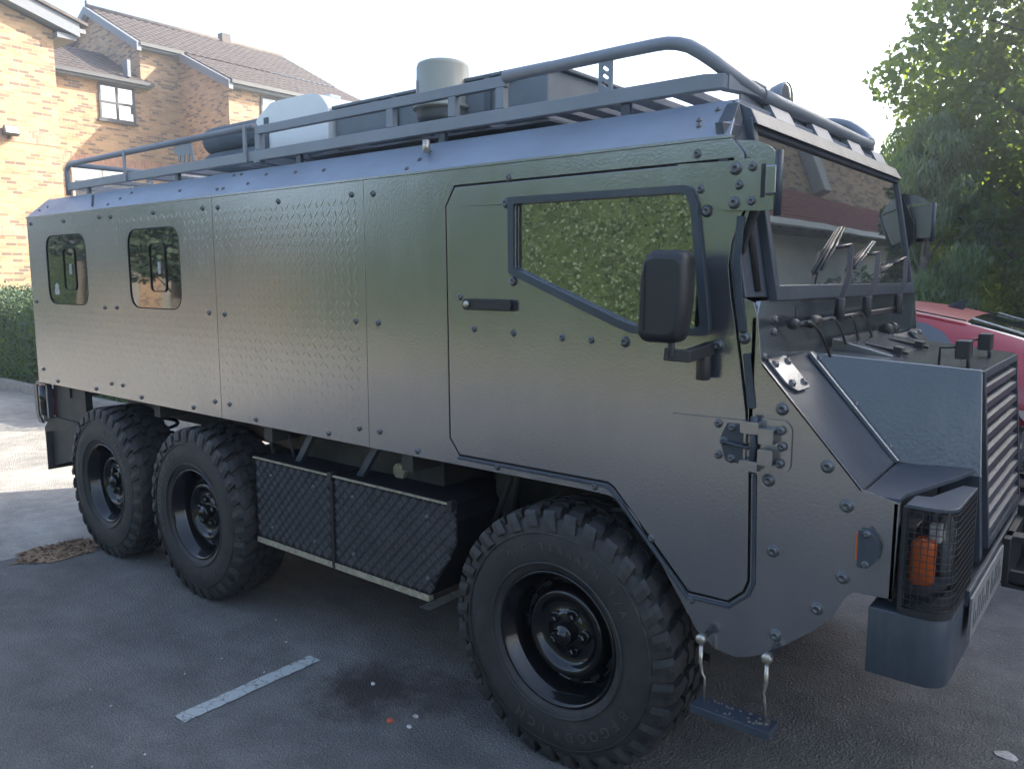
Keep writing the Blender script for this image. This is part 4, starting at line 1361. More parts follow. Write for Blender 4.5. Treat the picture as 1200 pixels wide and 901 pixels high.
# ---- rear light guard and mud flaps
for near in (True, False):
    S = lambda y: NF(y, near)
    b = MB().plate(rounded([(-5.60, .905), (-5.555, .905), (-5.555, .70), (-5.50, .655), (-5.56, .655), (-5.60, .71)], .01), [], (lambda u, v, d: (u, S(d), v)), .02, .035)
    b.box(-5.42, -5.395, min(S(.02), S(.05)), max(S(.02), S(.05)), .70, .925)
    b.box(-5.56, -5.40, min(S(.02), S(.05)), max(S(.02), S(.05)), .905, .925)
    lg = b.build("rear_lamp_guard", M['paint_flat'], T, bevel=.003)
    b = MB().tube([(-5.50, S(.055), .71), (-5.50, S(.055), .90)], .045, 14)
    b.build("rear_lamp", M['blackgloss'], T)
    b = MB().tube([(-5.45, S(.07), .71), (-5.45, S(.07), .88)], .030, 12)
    b.build("rear_lamp", M['tail'], T)
    # mudflap
    b = MB().hexa([(-5.50, S(.03), .352), (-5.49, S(.03), .352), (-5.49, S(.40), .352), (-5.50, S(.40), .352),
                   (-5.50, S(.03), .60), (-5.49, S(.03), .60), (-5.49, S(.40), .60), (-5.50, S(.40), .60)])
    b.build("mudflap", M['under'], T)
    fl = rounded([(-5.60, .610), (-5.53, .665), (-5.17, .70), (-5.02, .70), (-5.02, .42), (-5.14, .46), (-5.575, .352)], [.0, .01, .01, 0, 0, 0, .0])
    b = MB().plate(fl, [], (lambda u, v, d: (u, S(d), v)), .065, .073)
    b.build("mudflap", M['under'], T)
    b = MB().box(-5.40, -4.95, min(S(.06), S(.10)), max(S(.06), S(.10)), .70, .925)
    b.build("rear_apron", M['under'], T)
    b = MB().box(-5.56, -5.06, min(S(.05), S(.065)), max(S(.05), S(.065)), .66, .705)
    b.build("flap_rail", M['under'], T)
MB().box(-5.50, -5.44, .10, W - .10, .62, .72).build("rear_bumper_beam", M['under'], T, bevel=.004)

# ---- wheels
TR = .432
def tyre_mesh():
    b = MB()
    prof = [(.222, .030), (.232, .016), (.262, .006), (.305, .0), (.345, .004), (.378, .010), (.398, .020), (.410, .036), (.414, .08),
            (.415, .14), (.414, .20), (.410, .244), (.398, .262), (.345, .278), (.30, .28), (.26, .272), (.225, .25)]
    b.lathe(prof, (0, 0, 0), 'y', 96)
    # moulded ring lines on the sidewall
    for rr in (.252, .352):
        b.lathe([(rr, .0055 if rr < .3 else .002), (rr + .002, .0015 if rr < .3 else .0008), (rr + .005, .0015 if rr < .3 else .0018), (rr + .007, .0065)], (0, 0, 0), 'y', 96)
    def block(poly, rt, th0, rb=.405):
        """poly in (angle offset, y); side wall offset handled by radius"""
        n = len(poly)
        top = []; bot = []
        for (da, y) in poly:
            a = th0 + da
            # shoulder rounding
            r_ = rt - max(0, (.040 - y)) * .30 - max(0, (y - .24)) * .30
            top.append((r_ * math.cos(a), y, r_ * math.sin(a)))
            bot.append((rb * math.cos(a), y, rb * math.sin(a)))
        b.add(top, [tuple(range(n))])
        b.strip(top, bot)
    NP = 33
    P_ = 2 * math.pi / NP
    for k in range(NP):
        a0 = k * P_
        sgl = (k % 2) * .006
        # outer shoulder lug: hooked shape on the tread
        block([(.04 * P_, .020), (.72 * P_, .020), (.80 * P_, .052), (.98 * P_, .074 + sgl), (.66 * P_, .094 + sgl), (.36 * P_, .078), (.20 * P_, .048)], TR, a0)
        # centre blocks
        block([(.30 * P_, .096 + sgl), (.62 * P_, .108 + sgl), (.98 * P_, .098), (1.10 * P_, .128), (.74 * P_, .138), (.40 * P_, .130)], TR, a0)
        block([(-.05 * P_, .146), (.30 * P_, .138), (.62 * P_, .150), (.72 * P_, .176), (.42 * P_, .186), (.05 * P_, .178)], TR, a0)
        block([(.10 * P_, .260), (.78 * P_, .260), (.70 * P_, .232), (.92 * P_, .206), (.58 * P_, .190), (.22 * P_, .206), (.02 * P_, .232)], TR, a0)
        # side biters: outer sidewall blocks stepping down the shoulder
        for (off, r0, yy, s2) in ((0, .366 + (k % 2) * .010, -.0005, 1), (1, .366, .2815, -1)):
            lo_a, hi_a = a0 + .06 * P_, a0 + .70 * P_
            # outline on (angle, r, y)
            rows = [(r0, yy + s2 * .003), (.392, yy + s2 * .006), (.415, yy + s2 * .013), (TR - .006, yy + s2 * .022)]
            A = [(r_ * math.cos(lo_a + (r_ - r0) * .9), y, r_ * math.sin(lo_a + (r_ - r0) * .9)) for r_, y in rows]
            Bv = [(r_ * math.cos(hi_a + (r_ - r0) * .5), y, r_ * math.sin(hi_a + (r_ - r0) * .5)) for r_, y in rows]
            mid = [(r_ * math.cos((lo_a + hi_a) / 2 + (r_ - r0) * .7), y - s2 * .004, r_ * math.sin((lo_a + hi_a) / 2 + (r_ - r0) * .7)) for r_, y in rows]
            b.strip(A, mid, closed=False); b.strip(mid, Bv, closed=False)
            inn = lambda L_: [(x, y + s2 * .014, z) for x, y, z in L_]
            b.strip(A, inn(A), closed=False); b.strip(Bv, inn(Bv), closed=False)
            b.add([A[0], mid[0], Bv[0], inn(Bv)[0], inn(A)[0]], [(0, 1, 2, 3, 4)])
    return b
tyre_b = tyre_mesh()
tyre_me = None
def rim_mesh():
    b = MB()
    prof = [(.226, .040), (.228, .022), (.224, .016), (.217, .018), (.213, .030), (.208, .036), (.203, .050), (.198, .056), (.190, .075), (.186, .105),
            (.180, .118), (.170, .120), (.160, .108), (.152, .090), (.147, .078), (.140, .071), (.130, .070), (.120, .076), (.112, .088), (.104, .096), (.075, .098), (.070, .090), (.050, .086), (.0001, .086)]
    b.lathe(prof, (0, 0, 0), 'y', 72)
    # brake cooling slots as dark recess plates
    return b
wheel_me = rim_mesh().mesh("wheel", M['blackgloss'])
tm = tyre_b.mesh("tyre", M['tyre'])
hub_b = MB().lathe([(.036, .088), (.036, .060), (.030, .054), (.018, .052), (.016, .044), (.0001, .043)], (0, 0, 0), 'y', 24)
hub_me = hub_b.mesh("hub", M['blackgloss'])
nut_b = MB().lathe([(.015, .092), (.015, .072), (.011, .068), (.0001, .067)], (0, 0, 0), 'y', 6, smooth=False)
nut_b.lathe([(.024, .094), (.022, .088), (.016, .087)], (0, 0, 0), 'y', 16)
nut_me = nut_b.mesh("wheel_nut", M['blackgloss'])
slot_b = MB()
slot_me = None
sb = MB().plate(rrect(-.020, .020, -.009, .009, .0085, 4), [], (lambda u, v, d: (u, d, v)), 0, .004)
slot_me = sb.mesh("brake_slot", M['interior'])

# lettering raised on the sidewall
def ring_text(word, radius, size, centre_deg, sweep_deg):
    vs, fs = [], []
    n = len(word)
    for i, ch in enumerate(word):
        if ch == ' ': continue
        me = text_mesh(ch, size, .0006)
        ang = R(centre_deg) - R(sweep_deg) * (i - (n - 1) / 2) / max(1, n - 1)
        # letters stand with their tops outwards; seen from -Y with X right, Z up
        ux = (math.sin(ang), -math.cos(ang)); vx = (math.cos(ang), math.sin(ang))
        k = len(vs)
        for v in me.vertices:
            u, w = v.co.x, v.co.y + radius
            dx = u * ux[0] + w * vx[0]; dz = u * ux[1] + w * vx[1]
            vs.append((dx, -.0010 - v.co.z, dz))
        fs += [tuple(k + q for q in p_.vertices) for p_ in me.polygons]
        bpy.data.meshes.remove(me)
    return MB().add(vs, fs)
letters = ring_text("BFGOODRICH", .296, .046, -72, 84)
l2 = ring_text("MUD-TERRAIN T/A", .300, .032, 78, 92)
letters.add(l2.v, l2.f)
letter_me = letters.mesh("raised_lettering", M['tyre_text'])

def add_wheel(x, near, spin, zc=.424):
    y = -.042 if near else W + .042
    rot = (0, spin, 0) if near else (0, spin, math.pi)
    w_ = bpy.data.objects.new("wheel", wheel_me)
    w_.location = (x, y, zc); w_.rotation_euler = rot
    link(w_, T)
    def sub(name, me, lx, lz, dy=0, r2=0):
        o = bpy.data.objects.new(name, me)
        Mw = w_.matrix_basis
        o.location = Mw @ Vector((lx, dy, lz))
        o.rotation_euler = (Mw.to_3x3() @ Matrix.Rotation(r2, 3, 'Y')).to_euler()
        link(o, w_)
        return o
    sub("tyre", tm, 0, 0)
    sub("raised_lettering", letter_me, 0, 0)["kind"] = "stuff"
    sub("hub", hub_me, 0, 0)
    for k in range(5):
        a = 2 * math.pi * k / 5
        sub("wheel_nut", nut_me, .062 * math.cos(a), .062 * math.sin(a))
    for k in range(12):
        a = 2 * math.pi * k / 12 + .1
        sub("brake_slot", slot_me, .166 * math.cos(a), .166 * math.sin(a), .109, -a + math.pi / 2)
    return w_
for x, sp in ((-1.42, 0.0), (-3.606, 2.2), (-4.571, 4.4)):
    add_wheel(x, True, sp)
    add_wheel(x, False, sp + 1)

# ---- roof rack
RY0, RY1 = .125, W - .125
for near in (True, False):
    y = RY0 if near else RY1
    s_ = 1 if near else -1
    b = MB().box(-5.12, -1.03, y - .010, y + .022, 2.098, 2.142)
    b.hexa([(-1.03, y - .010, 2.098), (-.975, y + s_ * .02 - .010, 2.100), (-.975, y + s_ * .02 + .022, 2.100), (-1.03, y + .022, 2.098),
            (-1.03, y - .010, 2.142), (-.975, y + s_ * .02 - .010, 2.140), (-.975, y + s_ * .02 + .022, 2.140), (-1.03, y + .022, 2.142)])
    yc = y + .006
    b.bar([(-.985, yc + s_ * .03, 2.120), (-.966, yc + s_ * .08, 2.119), (-.952, yc + s_ * .14, 2.117), (-.946, yc + s_ * .20, 2.112)], .030, .042)
    b.build("rack_lower_rail", M['rack'], T, bevel=.003)
    # rear upper tube, bends down at the rear end
    pth = [(-5.13, y, 2.07), (-5.135, y, 2.20), (-5.125, y, 2.232), (-5.09, y, 2.250), (-3.19, y, 2.250)]
    MB().tube(pth, .0155, 12).build("rack_tube", M['rack'], T)
    # middle box section
    b = MB().box(-3.185, -1.745, y - .006, y + .018, 2.212, 2.248)
    for xp in (-3.185, -2.325, -2.005, -1.785):
        b.box(xp, xp + .035, y - .008, y + .020, 2.143, 2.2115)
    b.box(-3.20, -3.15, y - .009, y + .021, 2.09, 2.1045)
    b.build("rack_box_section", M['rack'], T, bevel=.002, segs=1)
    # front tube bends down and merges with the front cross tube
    hoop = [(-1.75, 0, 2.243), (-1.30, 0, 2.2475), (-1.19, 0, 2.2475), (-1.15, 0, 2.246), (-1.115, 0, 2.239), (-1.08, 0.002, 2.226), (-1.045, .008, 2.203), (-1.01, .02, 2.176),
            (-.982, .045, 2.150), (-.962, .085, 2.130), (-.950, .14, 2.116), (-.944, .20, 2.108)]
    MB().tube([(x, y + s_ * dy, z) for x, dy, z in hoop], .019, 12).build("rack_tube", M['rack'], T)
    # drilled post with three slots
    slots = [[(-1.365, z), (-1.355, z + .012), (-1.340, z + .002), (-1.340, z - .012), (-1.350, z - .020 + .004), (-1.365, z - .008)] for z in (2.165, 2.187, 2.209)]
    slots = [[(-1.366, z + .006), (-1.360, z + .010), (-1.342, z - .004), (-1.342, z - .009), (-1.348, z - .011), (-1.366, z + .002)] for z in (2.163, 2.186, 2.209)]
    MB().plate([(-1.378, 2.1425), (-1.330, 2.1425), (-1.330, 2.232), (-1.378, 2.232)], slots, (lambda u, v, d: (u, d, v)), y - .004, y + .004).build("rack_post", M['rack'], T)
    for xp in (-4.385, -3.25):
        MB().box(xp - .010, xp + .012, y - .020, y - .010, 2.095, 2.262).build("rack_post", M['rack'], T, bevel=.002)
    for xp in (-4.9, -3.9, -2.9, -2.06, -1.3):
        b = MB().box(xp, xp + .03, y + s_ * .0 + .002, y + .018, ZR + .001, 2.104)
        b.build("rack_foot", M['paint_flat'], T)
for y in (.6, 1.15):
    b = MB().box(-5.12, -5.09, y, y + .03, 2.143, 2.245).build("rack_post", M['rack'], T)
MB().tube([(-.944, RY0 + .19, 2.108), (-.942, RY0 + .30, 2.106), (-.942, RY1 - .30, 2.106), (-.944, RY1 - .19, 2.108)], .021, 12).build("rack_front_tube", M['rack'], T)
for ya, yb2, zb2 in ((.20, .62, 2.045), (.62, .92, 2.078), (.92, 1.22, 2.052), (1.22, 1.36, 2.078), (1.36, 1.54, 2.05)):
    MB().box(-.962, -.955, ya + .002, yb2 - .002, zb2, 2.094).build("rack_fairing", M['rack'], T, bevel=.002)
MB().box(-5.135, -5.105, RY0 + .02, RY1 - .02, 2.105, 2.140).build("rack_cross_bar", M['rack'], T, bevel=.002)
MB().tube([(-5.115, RY0 + .02, 2.25), (-5.115, RY1 - .02, 2.25)], .0155, 10).build("rack_tube", M['rack'], T)
for x in (-4.75, -4.35, -3.95, -3.55, -3.1, -2.7, -2.3, -1.95, -1.70, -1.60, -1.50, -1.40, -1.30, -1.17):
    MB().box(x, x + .06, RY0 + .022, RY1 - .010, 2.112, 2.134).build("rack_cross_bar", M['rack'], T, bevel=.002)
# expanded panel under the load, seen between bars
MB().box(-2.9, -1.62, .20, 1.50, 2.098, 2.106).build("rack_floor_panel", M['rack'], T)
# visor brackets above the windscreen
for y in (.35, .72, 1.10, 1.42):
    MB().hexa([(-.94, y, 2.03), (-.90, y, 2.03), (-.90, y + .16, 2.03), (-.94, y + .16, 2.03), (-.95, y, 2.085), (-.93, y, 2.085), (-.93, y + .16, 2.085), (-.95, y + .16, 2.085)]).build("rack_bracket", M['rack'], T)
# spotlights on the rack front
for (y, x) in ((.70, -1.02),):
    zz = 2.168
    b = MB().lathe([(.0001, -.058), (.028, -.054), (.047, -.036), (.056, -.008), (.058, .010), (.055, .013)], (x, y, zz), 'x', 24)
    sp = b.build("spotlight", M['rack'], T)
    MB().lathe([(.055, .010), (.04, .017), (.0001, .020)], (x, y, zz), 'x', 24).build("spotlight_glass", M['glass_lamp'], sp)
    MB().box(x - .03, x, y - .01, y + .01, 2.08, 2.115).build("spotlight_stalk", M['rack'], sp)
# animal silhouette plate fixed between the rails
el = [(-3.885, 2.230), (-3.862, 2.246), (-3.83, 2.247), (-3.80, 2.247), (-3.765, 2.243), (-3.735, 2.236), (-3.722, 2.215), (-3.718, 2.188), (-3.710, 2.150), (-3.728, 2.146),
      (-3.735, 2.180), (-3.750, 2.184), (-3.752, 2.150), (-3.770, 2.146), (-3.772, 2.182), (-3.795, 2.184), (-3.800, 2.148), (-3.818, 2.146), (-3.822, 2.176), (-3.835, 2.186), (-3.84, 2.150), (-3.855, 2.150), (-3.856, 2.186),
      (-3.872, 2.196), (-3.890, 2.200), (-3.897, 2.216)]
MB().plate(el, [], (lambda u, v, d: (u, d, v)), RY0 + .0, RY0 + .006).build("animal_silhouette", M['rack'], T)["label"] = "cut steel animal silhouette standing on the rack rail"
# tall cylindrical air intake on the roof
ix, iy = -2.20, .30
b = MB().lathe([(.0001, 2.395), (.080, 2.395), (.096, 2.388), (.101, 2.375), (.102, 2.235), (.108, 2.232), (.116, 2.226), (.116, 2.219), (.100, 2.217), (.100, 2.190), (.090, 2.176), (.050, 2.172), (.0001, 2.172)], (ix, iy, 0), 'z', 40)
ai = b.build("air_intake", M['drum'], T)
ai["label"] = "pale green grey cylindrical air intake with a flange on the roof"
MB().lathe([(.1015, 2.217), (.1015, 2.190), (.092, 2.172), (.05, 2.168)], (ix, iy, 0), 'z', 40).build("intake_collar", M['greybox'], ai)
MB().lathe([(.035, 2.175), (.035, ZR)], (ix, iy, 0), 'z', 20).build("intake_pipe", M['greybox'], ai)
b = MB()
A = []; Bq = []
for k in range(5):
    a = R(-146 + 8 * k)
    A.append((ix + .1035 * math.cos(a), iy + .1035 * math.sin(a), 2.26)); Bq.append((ix + .1035 * math.cos(a), iy + .1035 * math.sin(a), 2.325))
b.strip(A, Bq, True, closed=False)
b.build("intake_sticker", M['plastic_scrap'], ai)
MB().tube([(-2.05, .055, 2.02), (-2.05, .055, 2.062)], .014, 12).build("aerial_socket", M['steel'], T)

# ---- load on the rack (things of their own)
wb = MB()
prof = rounded([(-3.455, 2.136), (-2.895, 2.136), (-2.885, 2.32), (-2.94, 2.380), (-3.01, 2.396), (-3.31, 2.396), (-3.44, 2.325)], [.01, .01, .02, .02, .03, .04, .03], 3)
wb.plate(prof, [], (lambda u, v, d: (u, d, v)), .295, .62)
o = wb.build("water_container", M['white_plastic'], bevel=.012)
tag(o, "white plastic container with chamfered top strapped on the roof rack", "container")
MB().box(-3.36, -3.33, .288, .296, 2.145, 2.33).build("strap", M['greybag'], o)
MB().lathe([(.0001, 2.425), (.035, 2.425), (.038, 2.39)], (-3.22, .42, 0), 'z', 16).build("filler_cap", M['black'], o)
MB().box(-3.10, -3.0, .40, .46, 2.396, 2.41).build("handle", M['white_plastic'], o, bevel=.003)
for (z, y, s_) in ((2.36, .62, .075), (2.215, .60, .075)):
    b = MB().lathe([(.0001, 0), (.05, .0), (s_, .02), (s_ + .004, .06), (s_ + .004, .70), (s_, .75), (.0001, .77)], (-4.36 + (.03 if z < 2.3 else 0), y, z), 'x', 24)
    o = b.build("canvas_roll", M['greybag'])
    tag(o, "upper grey canvas roll lying on the roof rack behind the white container" if z > 2.3 else "lower grey canvas roll lying on the roof rack under the other roll", "roll", "canvas rolls on the rack")
b = MB().box(-2.872, -1.715, .32, 1.36, 2.137, 2.312)
sbx = thing("storage_box", (-2.3, .84, 2.137), "long grey storage box lying on the middle of the roof rack", "storage box")
b.build("box_body", M['greybox'], sbx, bevel=.012)
b = MB()
b.box(-2.885, -1.70, .31, 1.37, 2.312, 2.326)
b.build("box_lid", M['greybox'], sbx, bevel=.004)
for x in (-2.62, -1.92):
    MB().box(x, x + .05, .300, .3195, 2.285, 2.315).build("box_latch", M['black'], sbx, bevel=.003)
for x in (-2.50, -2.0):
    MB().box(x, x + .03, .309, .319, 2.15, 2.32).build("box_strap", M['greybag'], sbx)
b = MB().box(-4.55, -3.5, .75, 1.35, 2.137, 2.175)
tag(b.build("folded_board", M['rust'], bevel=.004), "reddish brown flat board lying on the roof rack beside the canvas rolls", "board")

# ================================================================== RED CAR
car = thing("parked_car", (-2.1, 3.95, 0), "red hatchback parked beside the far side of the truck", "car")
CY, HW = 3.92, .86
secs = [  # x, sill z, belt z, roof z, half width, roof half width
    (-4.20, .35, .55, .58, .55, .35), (-4.12, .25, .68, .70, .74, .55), (-3.85, .22, .84, .88, .82, .66), (-3.30, .20, .93, .98, .86, .70), (-2.95, .20, .95, 1.02, .86, .72),
    (-2.62, .20, .95, 1.17, .865, .66), (-2.25, .20, .96, 1.34, .87, .60), (-1.90, .20, .97, 1.405, .87, .58), (-1.50, .20, .98, 1.42, .87, .575), (-1.15, .20, .985, 1.392, .87, .57),
    (-.86, .20, .99, 1.335, .87, .565), (-.55, .22, 1.0, 1.25, .865, .60), (-.22, .24, 1.0, 1.14, .86, .64), (.02, .28, .99, 1.06, .84, .68), (.18, .36, .94, .98, .80, .66), (.24, .45, .78, .80, .74, .55)]
def car_ring(sx):
    x, zs, zbt, zr, hw, rw = sx
    pr = [(hw * .92, zs), (hw * .98, zs + .12), (hw, zs + (zbt - zs) * .45), (hw * 1.0, zs + (zbt - zs) * .72), (hw * .975, zbt - .03), (hw * .955, zbt)]
    for t in (.25, .5, .75, .92):
        pr.append((hw * .955 + (rw + .03 - hw * .955) * t ** 1.1, zbt + (zr - .035 - zbt) * t))
    pr += [(rw, zr - .02), (rw - .05, zr - .004), (rw * .5, zr + .012), (0, zr + .016)]
    full = [(CY - a, z) for a, z in pr] + [(CY + a, z) for a, z in reversed(pr[:-1])]
    return [(x, y, z) for y, z in full]
rings = [car_ring(s_) for s_ in secs]
# subdivide between sections for smoothness (catmull rom)
def cr(p0, p1, p2, p3, t):
    return tuple(.5 * ((2 * b_) + (-a_ + c_) * t + (2 * a_ - 5 * b_ + 4 * c_ - d_) * t * t + (-a_ + 3 * b_ - 3 * c_ + d_) * t ** 3) for a_, b_, c_, d_ in zip(p0, p1, p2, p3))
fine = []
for i in range(len(rings) - 1):
    r0 = rings[max(0, i - 1)]; r1 = rings[i]; r2 = rings[i + 1]; r3 = rings[min(len(rings) - 1, i + 2)]
    for t in (0, .25, .5, .75):
        fine.append([cr(a_, b_, c_, d_, t) for a_, b_, c_, d_ in zip(r0, r1, r2, r3)])
fine.append(rings[-1])
nr = len(rings[0])
bodyb = MB(); roofb = MB()
sidewin, rearwin, frontwin = MB(), MB(), MB()
for i in range(len(fine) - 1):
    xm = (fine[i][0][0] + fine[i + 1][0][0]) / 2
    for k in range(nr - 1):
        qd = [fine[i][k], fine[i][k + 1], fine[i + 1][k + 1], fine[i + 1][k]]
        kk = k if k < nr // 2 else nr - 2 - k
        zmid = sum(v[2] for v in qd) / 4
        tgt = bodyb
        if kk >= 10 and -.84 < xm < -.02:
            tgt = rearwin
        elif kk >= 10 and -2.9 < xm < -2.15:
            tgt = frontwin
        elif kk >= 10 and -2.15 <= xm <= -.84:
            tgt = roofb
        tgt.add(qd, [(0, 1, 2, 3)], True)
bodyb.add(fine[0], [tuple(range(nr))]); bodyb.add(fine[-1], [tuple(reversed(range(nr)))])
bodyb.build("car_body", M['red_car'], car)
roofb.build("car_roof", M['red_dust'], car)
def ring_at(x):
    for i in range(len(fine) - 1):
        if fine[i][0][0] <= x <= fine[i + 1][0][0]:
            t = (x - fine[i][0][0]) / (fine[i + 1][0][0] - fine[i][0][0] + 1e-9)
            return [Vector(a_).lerp(Vector(b_), t) for a_, b_ in zip(fine[i], fine[i + 1])]
    return [Vector(q) for q in fine[-1]]
for sg in (0, 1):
    b = MB()
    nu, nv = 26, 7
    vs = []
    for j in range(nv + 1):
        w_ = j / nv
        kv = 5.1 + 3.8 * w_
        xe = -.74 - .26 * w_ - (.10 if j == 0 else .03 if j == 1 else .06 if j == nv else 0)
        xs = -2.50 + .36 * w_
        for i in range(nu + 1):
            x = xs + (xe - xs) * i / nu
            rg = ring_at(x)
            k0 = int(kv); f_ = kv - k0
            q = rg[k0].lerp(rg[k0 + 1], f_)
            q = Vector((x, q.y, q.z)) + Vector((0, -.010, .004))
            if sg: q.y = 2 * CY - q.y
            vs.append(q)
    fs = [(j * (nu + 1) + i, j * (nu + 1) + i + 1, (j + 1) * (nu + 1) + i + 1, (j + 1) * (nu + 1) + i) for j in range(nv) for i in range(nu)]
    b.add(vs, fs, True).build("side_window", M['glass_car'], car)
rearwin.build("rear_window", M['glass_car'], car)
frontwin.build("windscreen", M['glass_car'], car)
for sg in (-1, 1):
    MB().bar([(-2.5, CY + sg * .60, 1.28), (-1.9, CY + sg * .595, 1.400), (-1.15, CY + sg * .585, 1.388), (-.86, CY + sg * .575, 1.332)], .012, .008).build("roof_trim", M['black'], car)
    MB().bar([(-.84, CY + sg * .50, 1.345), (-.3, CY + sg * .55, 1.182), (-.02, CY + sg * .60, 1.075)], .03, .006).build("window_edge_highlight", M['palebit'], car)  # pale strip drawn as the highlight on the rear glass edge
    MB().bar([(-1.42, CY + sg * .832, 1.02), (-1.45, CY + sg * .70, 1.24), (-1.47, CY + sg * .625, 1.36)], .03, .006).build("window_pillar", M['black'], car)
    for x in (-3.45, -.62):
        y0 = CY + sg * (HW - .2)
        b = MB().lathe([(.19, 0), (.30, .01), (.31, .04), (.31, .18), (.30, .20), (.19, .20)], (x, CY + sg * .78 - .10, .31), 'y', 28)
        b.build("car_wheel", M['tyre'], car)
        MB().lathe([(.0001, 0), (.19, .004)], (x, CY + sg * .885, .31), 'y', 20).build("wheel_rim", M['ally'], car)
    MB().box(.16, .22, CY + sg * .62 - .09, CY + sg * .62 + .09, .80, .96).build("tail_lamp", M['tail'], car, bevel=.01)
b = MB().hexa([(-1.08, CY - .01, 1.385), (-.98, CY - .012, 1.36), (-.98, CY + .012, 1.36), (-1.08, CY + .01, 1.385),
               (-1.04, CY - .002, 1.42), (-.955, CY - .003, 1.445), (-.955, CY + .003, 1.445), (-1.04, CY + .002, 1.42)])
b.build("roof_aerial", M['black'], car)
MB().box(-.30, .25, CY - .5, CY + .5, .38, .60).build("rear_bumper", M['black'], car, bevel=.03)

# ================================================================== BUILDINGS
def tile_roof(p00, p10, p11, p01, nu, nv, amp=.03, step=.02):
    """quad roof, u along eave, v up the slope; corrugated tiles with stepped courses"""
    p00, p10, p11, p01 = map(Vector, (p00, p10, p11, p01))
    nrm = (p10 - p00).cross(p01 - p00).normalized()
    if nrm.z < 0: nrm = -nrm
    vs = []; fs = []
    U = nu * 4
    rows = []
    for j in range(nv):
        for e in (0, 1):
            v = (j + e) / nv
            hgt = step * (1 - e)
            row = []
            for i in range(U + 1):
                u = i / U
                q = (p00 * (1 - u) + p10 * u) * (1 - v) + (p01 * (1 - u) + p11 * u) * v
                w_ = amp * (.5 + .5 * math.cos(2 * math.pi * (i % 4) / 4))
                q = q + nrm * (hgt + w_)
                row.append(len(vs)); vs.append(tuple(q))
            rows.append(row)
    for a, b_ in zip(rows[:-1], rows[1:]):
        for i in range(U):
            fs.append((a[i], a[i + 1], b_[i + 1], b_[i]))
    return MB().add(vs, fs)

def window(parent, plane, u0, u1, z0, z1, d, mat, nx=2, nz=2, glass='glass_house', out=1):
    """plane 'x' : wall facing +X at x=d ; plane 'y' : wall facing -Y at y=d"""
    fn = (lambda u, v, e: (d + e, u, v)) if plane == 'x' else (lambda u, v, e: (u, d - e, v))
    t = .06
    holes = []
    w_ = (u1 - u0 - t * (nx + 1)) / nx; h_ = (z1 - z0 - t * (nz + 1)) / nz
    panes = []
    for i in range(nx):
        for j in range(nz):
            a = u0 + t + i * (w_ + t); c = z0 + t + j * (h_ + t)
            holes.append([(a, c), (a + w_, c), (a + w_, c + h_), (a, c + h_)])
    fr = MB().plate([(u0, z0), (u1, z0), (u1, z1), (u0, z1)], holes, fn, .005, .05).build("window", mat, parent)
    for h in holes:
        MB().plate(offset(h, .01), [], fn, .012, .022).build("pane", M[glass], fr)
    MB().plate([(u0 - .06, z0 - .06), (u1 + .06, z0 - .06), (u1 + .06, z0 - .005), (u0 - .06, z0 - .005)], [], fn, .005, .09).build("sill", mat, fr)
    return fr

# --- near gable building at the left edge
A = thing("brick_building", (-22, 1, 0), "sunlit buff brick gable building at the left edge with a floodlight on it", "building")
XA = -21.0
ga = [(-2.0, 0), (6.62, 0), (6.62, 7.30), (6.62, 7.42), (2.3, 8.80), (-2.0, 7.4)]
MB().plate(ga, [], front, XA - 6, XA).build("wall", M['brick'], A)
MB().plate([(-1.99, 4.72), (6.61, 4.72), (6.61, 5.00), (-1.99, 5.00)], [], front, XA, XA + .012).build("brick_band", M['brick_red'], A)
MB().plate([(-1.99, 2.56), (6.61, 2.56), (6.61, 2.80), (-1.99, 2.80)], [], front, XA, XA + .012).build("brick_band", M['brick_red'], A)
# barge board and box end
def barge(y0, z0, y1, z1, x0, x1, th, parent, mat='grey_board', name="barge_board"):
    return MB().hexa([(x0, y0, z0 - th), (x1, y0, z0 - th), (x1, y1, z1 - th), (x0, y1, z1 - th),
                      (x0, y0, z0), (x1, y0, z0), (x1, y1, z1), (x0, y1, z1)]).build(name, M[mat], parent)
barge(2.3, 9.07, 7.12, 7.62, XA - .1, XA + .30, .30, A)
barge(2.3, 9.17, 7.30, 7.66, XA - 6, XA + .36, .07, A, 'tiles', "roof")
barge(2.3, 9.17, -2.5, 7.66, XA - 6, XA + .36, .07, A, 'tiles', "roof")
MB().box(XA - 6, XA + .22, 6.63, 7.06, 7.24, 7.36).build("soffit", M['grey_board'], A)
MB().box(XA - 6, XA + .3, 7.12, 7.26, 7.42, 7.52).build("gutter", M['grey_board'], A)
# floodlight
fl = MB().hexa([(XA + .08, 5.32, 4.82), (XA + .26, 5.32, 4.86), (XA + .26, 5.66, 4.86), (XA + .08, 5.66, 4.82),
                (XA + .02, 5.36, 5.02), (XA + .18, 5.34, 5.06), (XA + .18, 5.64, 5.06), (XA + .02, 5.62, 5.02)]).build("floodlight", M['dark_frame'], A, bevel=.02)
MB().hexa([(XA + .262, 5.36, 4.88), (XA + .268, 5.36, 4.88), (XA + .268, 5.62, 4.88), (XA + .262, 5.62, 4.88),
           (XA + .192, 5.38, 5.03), (XA + .200, 5.38, 5.03), (XA + .200, 5.60, 5.03), (XA + .192, 5.60, 5.03)]).build("floodlight_glass", M['white_plastic'], fl)
MB().tube([(XA, 5.48, 4.78), (XA + .12, 5.48, 4.84)], .03, 8).build("floodlight_bracket", M['dark_frame'], fl)
window(A, 'x', .4, 2.0, 2.9, 4.2, XA, M['white_frame'])
window(A, 'x', .4, 2.0, 5.4, 6.7, XA, M['white_frame'])

# --- long house behind with the wing
H = thing("brick_house", (-26, 14, 0), "long buff brick house with brown tiled roof and a dark framed window, behind the truck", "house")
XH = -25.0
